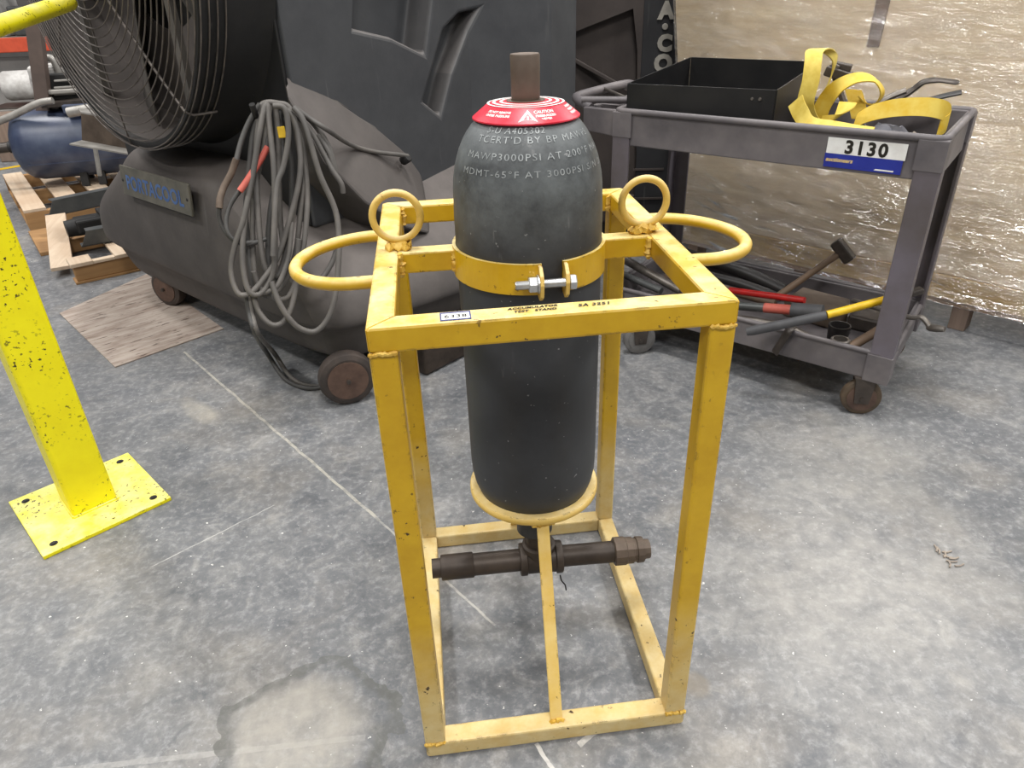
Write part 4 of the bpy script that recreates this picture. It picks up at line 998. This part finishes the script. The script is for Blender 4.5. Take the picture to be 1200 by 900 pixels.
cloth('beige_rag', 'small beige work rag at the right front of the top tray', P(.105, .085, .803), .058, .042, .07, 'rag2', 8)
bar('steel_rod', 'thin grey rod lying along the cart handle end', 'rod', [P(1.02, .12, .895), P(1.26, .30, .905)], .006, 'toolsteel', P(1.1, .2, .88))
bar('socket_bar', 'short round bar lying across the cart handle end', 'rod', [P(1.05, .16, .893), P(1.215, .06, .897)], .012, 'cart', P(1.1, .12, .88))

# ================================================================== TOOLS ON THE CART'S LOWER SHELF
ZS = .165
def lp(u, v, d): return at_plane(u, v, P(0, d, 0), B)
def tool(name, label, cat, base): return thing(name, label, cat, base)
def onshelf(p, r, lift=0.0):
    q = V(p); q.z = max(q.z, ZS + r + .002 + lift); return q
bar('black_hose', 'thick black hose lying along the back of the lower cart shelf', 'hose', [P(.98, .47, .25), P(.80, .44, .245), P(.62, .42, .235), P(.47, .42, .20)], .026, 'rubber', P(.7, .44, ZS))
bar('black_hose', 'second black hose lying in front of the thick one on the lower shelf', 'hose', [P(.95, .36, .215), P(.72, .36, .215), P(.60, .36, .21), P(.47, .36, .19)], .020, 'rubber', P(.7, .36, ZS))
bar('tool_shaft', 'long brown wooden tool shaft on the lower shelf behind the red bar', 'shaft', [P(.92, .28, .20), P(.66, .285, .205), P(.46, .29, .195)], [.017] * 11, 'wood_h', P(.65, .28, ZS))
h1 = tool('sledge_hammer', 'brown handled hammer propped up against the crate side of the shelf', 'hammer', P(.40, .40, ZS))
ha, hb2 = P(.47, .31, .205), lp(988, 294, .46)
part('handle', MB().tube([ha, ha.lerp(hb2, .5), hb2], [.014, .012, .013], 10), 'wood_h', h1)
dn = (hb2 - ha).normalized(); hx = dn.cross(B).normalized()
part('head', MB().beam(hb2 - hx * .045, hb2 + hx * .045, .042, .042, B, .007), 'darksteel', h1)
r1 = tool('red_handled_cutter', 'red gripped steel bar lying across the lower cart shelf', 'tool', P(.45, .14, ZS))
p_, q_ = P(.75, .185, .235), lp(943, 352, .145)
part('red_grip', MB().tube([p_.lerp(q_, .35), p_.lerp(q_, .94), q_], [.0125, .0125, .011], 10), 'redtool', r1)
part('shank', MB().tube([p_, p_.lerp(q_, .36)], .010, 8), 'toolsteel', r1)
r2 = tool('impact_socket', 'dark steel tube with a worn red band below the red grip', 'tool', P(.40, .10, ZS))
p_, q_ = lp(850, 357, .115), lp(964, 366, .12)
part('tube', MB().tube([p_, p_.lerp(q_, .45)], .016, 12), 'greysteel', r2)
part('red_band', MB().tube([p_.lerp(q_, .42), p_.lerp(q_, .72)], .0175, 12), 'redsleeve', r2)
part('head', MB().tube([p_.lerp(q_, .70), q_], .026, 12), 'grip', r2)
y1 = tool('yellow_pick_handle', 'yellow tool handle with a long grey rubber grip poking out of the shelf', 'tool', P(.3, .02, .234))
p_, m_, q_ = lp(875, 389, -.09), lp(969, 369, -.025), lp(1042, 350, .085)
part('rubber_grip', MB().tube([p_, p_.lerp(m_, .08), p_.lerp(m_, .9), m_], [.013, .016, .0155, .0135], 12), 'grip', y1)
part('handle', MB().tube([m_, m_.lerp(q_, .5), q_], .0125, 12), 'yeltool', y1)
part('fork_head', MB().beam(q_, q_ + (q_ - m_).normalized() * .10, .03, .018, bev=.004), 'darksteel', y1)
bar('bent_wrench', 'curved grey wrench handle at the front of the lower shelf', 'wrench', [P(.60, .075, .188), P(.48, .08, .205), P(.36, .085, .210), P(.28, .08, .20), P(.23, .07, .182)], .0125, 'toolsteel', P(.4, .055, ZS), .7)
s1 = tool('combination_spanner', 'polished combination spanner sticking out beyond the cart right leg', 'spanner', P(.05, .36, ZS))
sp0, sp1, sp2, sp3 = P(.20, .33, .256), lp(1062, 371, .26), lp(1080, 372, .25), lp(1090, 384, .24)
part('shank', MB().tube(smooth_path([sp0, sp1, sp2, sp3]), .0115, 10, flat=.7), 'toolsteel', s1)
sp4 = lp(1107, 386, .23)
part('jaw', MB().tube([sp3 - (sp4 - sp3) * .2, sp3, sp3.lerp(sp4, .5), sp4], [.010, .015, .016, .012], 10, flat=.75), 'toolsteel', s1)
single('steel_block', MB().prism([P(.42, .26, ZS + .002), P(.25, .24, ZS + .002), P(.20, .30, ZS + .002), P(.22, .40, ZS + .002), P(.40, .42, ZS + .002)], Z * .065, .006), 'brownsteel', 'brown rusty steel block on the lower shelf behind the yellow handle', 'block', P(.3, .33, ZS))
single('steel_bracket', MB().box(P(.12, .33, ZS + .03), (.15, .10, .052), (A, B, Z), .008), 'darksteel', 'dusty brown bracket beside the steel block near the right leg', 'bracket', P(.12, .33, ZS))
single('black_cup', MB().lathe(P(.19, .14, ZS + .002), V((0, 0, 1)), [(0, .032), (.07, .036), (.07, .031), (.008, .028)], 24), 'rubber', 'black round cup standing behind the yellow handle', 'cup', P(.19, .14, ZS))
single('pipe_collar', MB().lathe(P(.165, .062, ZS + .002), Z, [(0, .030), (.055, .030), (.057, .028), (.057, .022), (.0, .022)], 24), 'toolsteel', 'short grey pipe collar standing at the shelf front', 'collar', P(.165, .062, ZS))
bar('tool_shaft', 'short brown wooden stub leaning beside the pipe collar', 'shaft', [P(.145, .07, .185), P(.07, .16, .245)], .0155, 'wood_h', P(.11, .11, ZS))
bar('tool_shaft', 'dark wooden stub lying beneath the leaning stub at the right leg', 'shaft', [P(.12, .045, .184), P(.03, .06, .190)], .0135, 'darksteel', P(.08, .05, ZS))
bar('leather_strap', 'dark brown strap hanging over the lower shelf front', 'strap', [P(.325, .035, .226), P(.315, .01, .249), P(.318, -.018, .238), P(.335, -.016, .19), P(.35, -.016, .15)], .016, 'darksteel', P(.33, .0, .15), .35)
bar('grey_rod', 'grey ribbed rod on the lower shelf seen through the stand, upper one', 'rod', [lp(728, 302, .18), lp(798, 341, .13)], .017, 'toolsteel', P(.9, .2, ZS))
bar('grey_rod', 'plain grey rod on the lower shelf seen through the stand, lower one', 'rod', [lp(722, 318, .15), lp(775, 341, .10)], .014, 'greysteel', P(.9, .13, ZS))
bar('grey_pipe', 'grey pipe stub along the shelf front left of the red bar', 'rod', [P(.98, .05, .181), P(.66, .052, .181)], .0135, 'cart', P(.8, .05, ZS))

# ================================================================== FLOOR SHEET
sh_pts = [at_z(70, 368), at_z(135, 431), at_z(262, 386), at_z(172, 322)]
single('plywood_sheet', MB().prism([V((p.x, p.y, .0008)) for p in sh_pts], Z * .004), 'sheet', 'thin worn brown plywood sheet lying flat under the cooler front', 'sheet', (sh_pts[0].x, sh_pts[0].y, 0), math.atan2((sh_pts[1] - sh_pts[0]).y, (sh_pts[1] - sh_pts[0]).x))
cs = at_z(1112, 655)
mb = MB()
for i in range(9):
    a = random.uniform(-1, 1); p = cs + V((random.uniform(-.012, .012), .035 - i * .008, .0035))
    mb.tube([p - V((math.cos(a), math.sin(a), 0)) * .012, p, p + V((math.cos(a + .5), math.sin(a + .5), 0)) * .014], .0022, 5)
single('wood_splinter', mb, 'rag2', 'pale shredded scrap lying alone on the bare concrete', 'scrap', (cs.x, cs.y, 0))

# ================================================================== LEFT BACKGROUND: PALLETS, COMPRESSOR
DX, DY = V((.866, .5, 0)), V((-.5, .866, 0))
def pallet(name, label, o, W_, L_, boards, bw, zt_, n_str=3, skip=()):
    r = thing(name, label, 'pallet', o, math.atan2(DX.y, DX.x), None); o = V(o)
    for i in range(n_str):
        x = (W_ - .05) * i / (n_str - 1) if n_str > 1 else 0
        part('stringer', MB().prism([o + DY * (L_ - .05) * i / (n_str - 1) + Z * .012 + DX * 0, o + DX * W_ + DY * (L_ - .05) * i / (n_str - 1) + Z * .012, o + DX * W_ + DY * (L_ - .05) * i / (n_str - 1) + Z * (zt_ - .02), o + DY * (L_ - .05) * i / (n_str - 1) + Z * (zt_ - .02)], DY * .05, .003), 'palletdk', r)
    for i, x in enumerate(boards):
        if i in skip: continue
        part('deck_board', MB().prism([o + DX * x + Z * (zt_ - .02), o + DX * (x + bw) + Z * (zt_ - .02), o + DX * (x + bw) + DY * L_ + Z * (zt_ - .02), o + DX * x + DY * L_ + Z * (zt_ - .02)], Z * .02, .003), 'pallet', r)
    for x in (0, W_ - bw):
        part('base_board', MB().prism([o + DX * x, o + DX * (x + bw), o + DX * (x + bw) + DY * L_, o + DX * x + DY * L_], Z * .014, .002), 'palletdk', r)
    return r
o1 = at_z(27, 247, .13); o1.z = 0
pallet('wooden_pallet', 'light wooden pallet under the blue compressor tank', o1, 1.05, 1.35, [0.0, .21, .42, .63, .84], .125, .13)
o2 = at_z(92, 333, 0.0); o2.z = 0
r = thing('pallet_stub', 'broken brown pallet corner on the floor left of the cooler', 'pallet', o2, math.atan2(DX.y, DX.x))
def O2(x, y, z): return o2 + DX * x + DY * y + Z * z
part('stringer', MB().prism([O2(0, 0, .012), O2(.62, 0, .012), O2(.62, 0, .088), O2(0, 0, .088)], DY * .07, .004), 'palletdk', r)
part('stringer', MB().prism([O2(0, .55, .012), O2(.62, .55, .012), O2(.62, .55, .088), O2(0, .55, .088)], DY * .07, .004), 'palletdk', r)
part('base_board', MB().prism([O2(-.01, -.01, 0), O2(.64, -.01, 0), O2(.64, -.01, .012), O2(-.01, -.01, .012)], DY * .10, .002), 'palletdk', r)
part('deck_board', MB().prism([O2(-.01, -.015, .089), O2(.095, -.015, .089), O2(.095, .12, .089), O2(-.01, .12, .089)], Z * .02, .003), 'pallet', r)
part('deck_board', MB().prism([O2(.095, -.013, .089), O2(.20, -.013, .089), O2(.20, .03, .089), O2(.095, .03, .089)], Z * .016, .003), 'pallet', r)
part('deck_board', MB().prism([O2(.20, -.012, .089), O2(.32, -.012, .089), O2(.32, .62, .089), O2(.20, .62, .089)], Z * .02, .003), 'pallet', r)
# loose board resting between the two pallets
lb0, lb1 = at_z(66, 255, .145), at_z(74, 317, .035)
dl = (lb1 - lb0).normalized(); wl = dl.cross(Z).normalized()
single('loose_board', MB().box((lb0 + lb1) / 2 + Z * .012, (.105, (lb1 - lb0).length, .02), (wl, dl, wl.cross(dl)), .002), 'pallet', 'loose plank sloping down from the far pallet to the floor', 'board', (lb1.x, lb1.y, 0))
fb = at_z(52, 285, 0)
single('floor_board', MB().box(V((fb.x, fb.y, .011)), (.10, .55, .022), (DX, DY, Z), .003), 'palletdk', 'weathered plank flat on the floor beside the sloping one', 'board', (fb.x, fb.y, 0))
# two slant ended steel channels on the pallets
def channel(lab, pA, pB, hgt, zb_, grp=None):
    a_, b_ = V(pA), V(pB); d = (b_ - a_); d.z = 0; L_ = d.length; d.normalize(); n_ = V((-d.y, d.x, 0)); m = MB()
    a_ = V((a_.x, a_.y, zb_)); b_ = a_ + d * L_
    m.prism([a_, b_, b_ + Z * hgt, a_ + d * hgt * .55 + Z * hgt], n_ * .006)
    m.prism([a_, b_, b_ + n_ * .07, a_ + n_ * .07], Z * .006)
    m.prism([a_ + d * hgt * .55 + Z * hgt, b_ + Z * hgt, b_ + Z * hgt + n_ * .07, a_ + d * hgt * .55 + Z * hgt + n_ * .07], Z * .006)
    return single('steel_channel', m, 'greysteel', lab, 'beam', (a_.x, a_.y, zb_), 0, 'steel channels on the pallets')
channel('slant ended grey steel channel lying on the far pallet edge', at_z(57, 254, .14), at_z(140, 236, .14), .085, .135)
channel('slant ended grey steel channel lying on the broken pallet corner', at_z(96, 290, .115), at_z(165, 277, .115), .075, .115)
mp_ = at_z(120, 265, .14)
mm = MB().box(mp_ + Z * .03, (.26, .14, .07), (DX, DY, Z), .01).lathe(mp_ + DX * -.02 + Z * .02, DX, [(-.16, .045), (-.1, .05), (.0, .05)], 14).box(mp_ + Z * .07 + DX * .05, (.1, .2, .03), (DX, DY, Z), .006)
single('scrap_motor', mm, 'black', 'black machine part lying between the two steel channels', 'machine part', (mp_.x, mp_.y, 0))
# air compressor
cc = V((-2.40, 4.62, .405)); ca = V((.985, .17, 0))
ac = thing('air_compressor', 'blue horizontal air tank compressor standing on the wooden pallet', 'compressor', (cc.x, cc.y, .13), math.atan2(ca.y, ca.x))
part('tank', MB().lathe(cc, ca, [(-.30, .0), (-.298, .06), (-.285, .13), (-.26, .18), (-.22, .212), (-.17, .225), (.62, .225), (.68, .2), (.72, .12), (.735, .0)], 40), 'bluetank', ac)
part('seam', MB().beam(cc + ca * -.16 - V((0, .205, .095)), cc + ca * .55 - V((0, .205, .095)), .008, .006), 'bluetank', ac)
for s_ in (.12, .23):
    part('tank_foot', MB().beam(cc + ca * s_ - V((0, .12, .15)), cc + ca * s_ - V((0, .14, .272)), .05, .02), 'black', ac)
part('tank_foot', MB().beam(cc + ca * .05 + V((0, .10, -.17)), cc + ca * .05 + V((0, .12, -.27)), .06, .02), 'black', ac)
part('top_bracket', MB().box(cc + ca * .25 + Z * .235 - V((0, .06, 0)), (.26, .26, .05), (ca, V((-ca.y, ca.x, 0)), Z), .004), 'bluetank', ac, label='dark blue bracket')
part('drain_plug', MB().lathe(cc - ca * .30, -ca, [(-.02, .04), (.03, .04), (.04, .025)], 14), 'black', ac)
part('air_hose', MB().tube(smooth_path([cc - ca * .33, cc - ca * .55 - Z * .01, cc - ca * .8 - Z * .03]), .035, 8), 'darksteel', ac)
def py_(u, v, y): return at_plane(u, v, (0, y, 0), V((0, 1, 0)))
part('engine_block', MB().box(py_(77, 100, 4.75), (.20, .2, .17), (ca, V((-ca.y, ca.x, 0)), Z), .012), 'black', ac)
for i in range(3):
    part('cooling_fin', MB().box(py_(76, 94 + i * 8, 4.63), (.13, .02, .012), (ca, V((-ca.y, ca.x, 0)), Z), .003), 'lightsteel', ac)
part('fuel_tank', MB().box(py_(62, 85, 4.8), (.26, .22, .11), (ca, V((-ca.y, ca.x, 0)), Z), .03, 3), 'whiteeng', ac, label='white engine fuel tank')
part('engine_cover', MB().box(py_(52, 100, 4.72), (.06, .16, .22), (ca, V((-ca.y, ca.x, 0)), Z), .012), 'lightsteel', ac)
part('cylinder_head', MB().box(py_(73, 107, 4.62), (.22, .04, .03), (ca, V((-ca.y, ca.x, 0)), Z), .008), 'lightsteel', ac)
part('exhaust_pipe', MB().tube(smooth_path([py_(56, 68, 4.7), py_(62, 70, 4.7), py_(68, 82, 4.7), py_(70, 95, 4.7)]), .025, 8), 'lightsteel', ac)
part('engine_deck', MB().beam(py_(55, 122, 4.6), py_(112, 117, 4.6), .18, .03), 'darksteel', ac)
part('deck_leg', MB().beam(py_(66, 122, 4.62), py_(66, 131, 4.62), .05, .05), 'darksteel', ac)
part('air_pipe', MB().tube(smooth_path([py_(-8, 145, 4.45), py_(18, 134, 4.45), py_(45, 121, 4.45), py_(62, 118, 4.45)]), .022, 10), 'lightsteel', ac)
part('air_pipe', MB().tube([py_(80, 132, 4.35), py_(115, 126, 4.35)], .032, 10), 'lightsteel', ac)
part('guard_upright', MB().beam(py_(53, 134, 4.6), py_(39, 20, 4.6), .085, .06, V((0, 1, 0))), 'brownpost', ac, label='brown painted upright')
# grey channel frame between compressor and cooler
ch0, ch1 = py_(95, 133, 3.55), py_(96, 166, 3.55)
cd = V((.80, -.30, -.12)).normalized(); m = MB()
wb = MB().prism([ch0, ch0 + cd * .6, ch1 + cd * .6 , ch1], V((0, .012, 0)))
m.prism([ch0, ch0 + cd * .6, ch0 + cd * .6 + V((-.02, .10, .01)), ch0 + V((-.05, .10, .01))], Z * .008)
m.prism([ch1, ch1 + cd * .6, ch1 + cd * .6 + V((-.0, -.09, 0)), ch1 + V((-.03, -.09, 0))], Z * .008)
tf = thing('channel_frame', 'pale grey steel channel on a post between compressor and cooler', 'frame', (ch0.x + .3, ch0.y - .12, 0))
part('channel_web', wb, 'brownsteel', tf)
part('channel_flange', m, 'lightsteel', tf)
cm = (ch1 + cd * .45) + V((0, .03, 0))
part('support_post', MB().beam((cm.x, cm.y, 0), (cm.x, cm.y, cm.z), .06, .06, V((0, 1, 0))), 'greysteel', tf)
part('thin_post', MB().beam(py_(117, 206, 3.9), py_(111, 170, 3.9), .02, .02, V((0, 1, 0))), 'lightsteel', tf)

# ================================================================== FAR STORAGE RACK
rk = thing('pallet_rack', 'far storage rack with orange beams behind the compressor', 'rack', (-4.6, 8.6, 0))
for x in (-6.4, -3.9):
    part('upright', MB().box((x, 8.6, 1.5), (.09, .09, 3.0)), 'greysteel', rk)
    part('upright', MB().box((x, 9.5, 1.5), (.09, .09, 3.0)), 'greysteel', rk)
for z in (.84, 2.3):
    part('beam', MB().box((-5.15, 8.56, z), (2.5, .05, .15), bev=.01), 'orange', rk)
    part('beam', MB().box((-5.15, 9.5, z), (2.5, .05, .15), bev=.01), 'orange', rk)
part('beam', MB().box((-3.0, 8.56, .84), (1.9, .05, .15), bev=.01), 'orange', rk)
part('upright', MB().box((-2.1, 8.6, 1.5), (.09, .09, 3.0)), 'greysteel', rk)
part('shelf_deck', MB().box((-4.25, 9.05, .90), (4.2, .95, .03)), 'lightsteel', rk)
part('back_panel', MB().box((-4.25, 8.70, .36), (4.3, .02, .7)), 'greywall', rk)
for bx_, bw_, bh_, mt, lab, nm in ((-4.78, .5, .42, 'whiteeng', 'pale carton on the far rack shelf at the left edge', 'carton'), (-4.28, .34, .30, 'greysteel', 'grey bin on the far rack shelf beside the pale carton', 'bin'), (-3.5, .4, .36, 'lightsteel', 'light metal case on the far rack shelf next to the fan guard', 'case')):
    single(nm, MB().box((bx_, 9.05, .918 + bh_ / 2), (bw_, .5, bh_), bev=.02), mt, lab, nm, (bx_, 9.05, .918))
def roll(name, lab, c, r_, w_, mat):
    return single(name, MB().lathe(c, (1, .15, 0), [(-w_, r_ * .6), (-w_, r_ * .9), (-w_ * .8, r_), (w_ * .8, r_), (w_, r_ * .9), (w_, r_ * .6)], 28), mat, lab, 'roll', (c[0], c[1], 0))
w0 = py_(23, 100, 7.0)
roll('white_roll', 'white rounded machine roll on the crate left of the brown upright', w0, .13, .13, 'whiteeng')
w1 = py_(23, 118, 6.8)
bx = thing('slatted_crate', 'dark slatted crate carrying the white roll far left', 'crate', (w1.x, w1.y, 0))
part('body', MB().box((w1.x - .05, w1.y + .25, .20), (.62, .42, .38), bev=.01), 'darksteel', bx)
for i in range(4):
    part('slat', MB().box((w1.x - .05, w1.y + .02, .06 + .1 * i), (.64, .03, .035), bev=.004), 'lightsteel', bx)
br = py_(6, 124, 6.4)
single('brown_box', MB().box((br.x, br.y, .2), (.28, .25, .4), bev=.01), 'block', 'brown wooden box on the floor at the far left edge', 'box', (br.x, br.y, 0))
m = MB()
a_, b_ = at_z(-40, 206, .003), at_z(70, 187, .003)
m.prism([V((a_.x, a_.y, .001)), V((b_.x, b_.y, .001)), V((b_.x + .02, b_.y + .12, .001)), V((a_.x + .02, a_.y + .12, .001))], Z * .002)
o = part('trim_1', m, 'yeltool'); o['kind'] = 'structure'
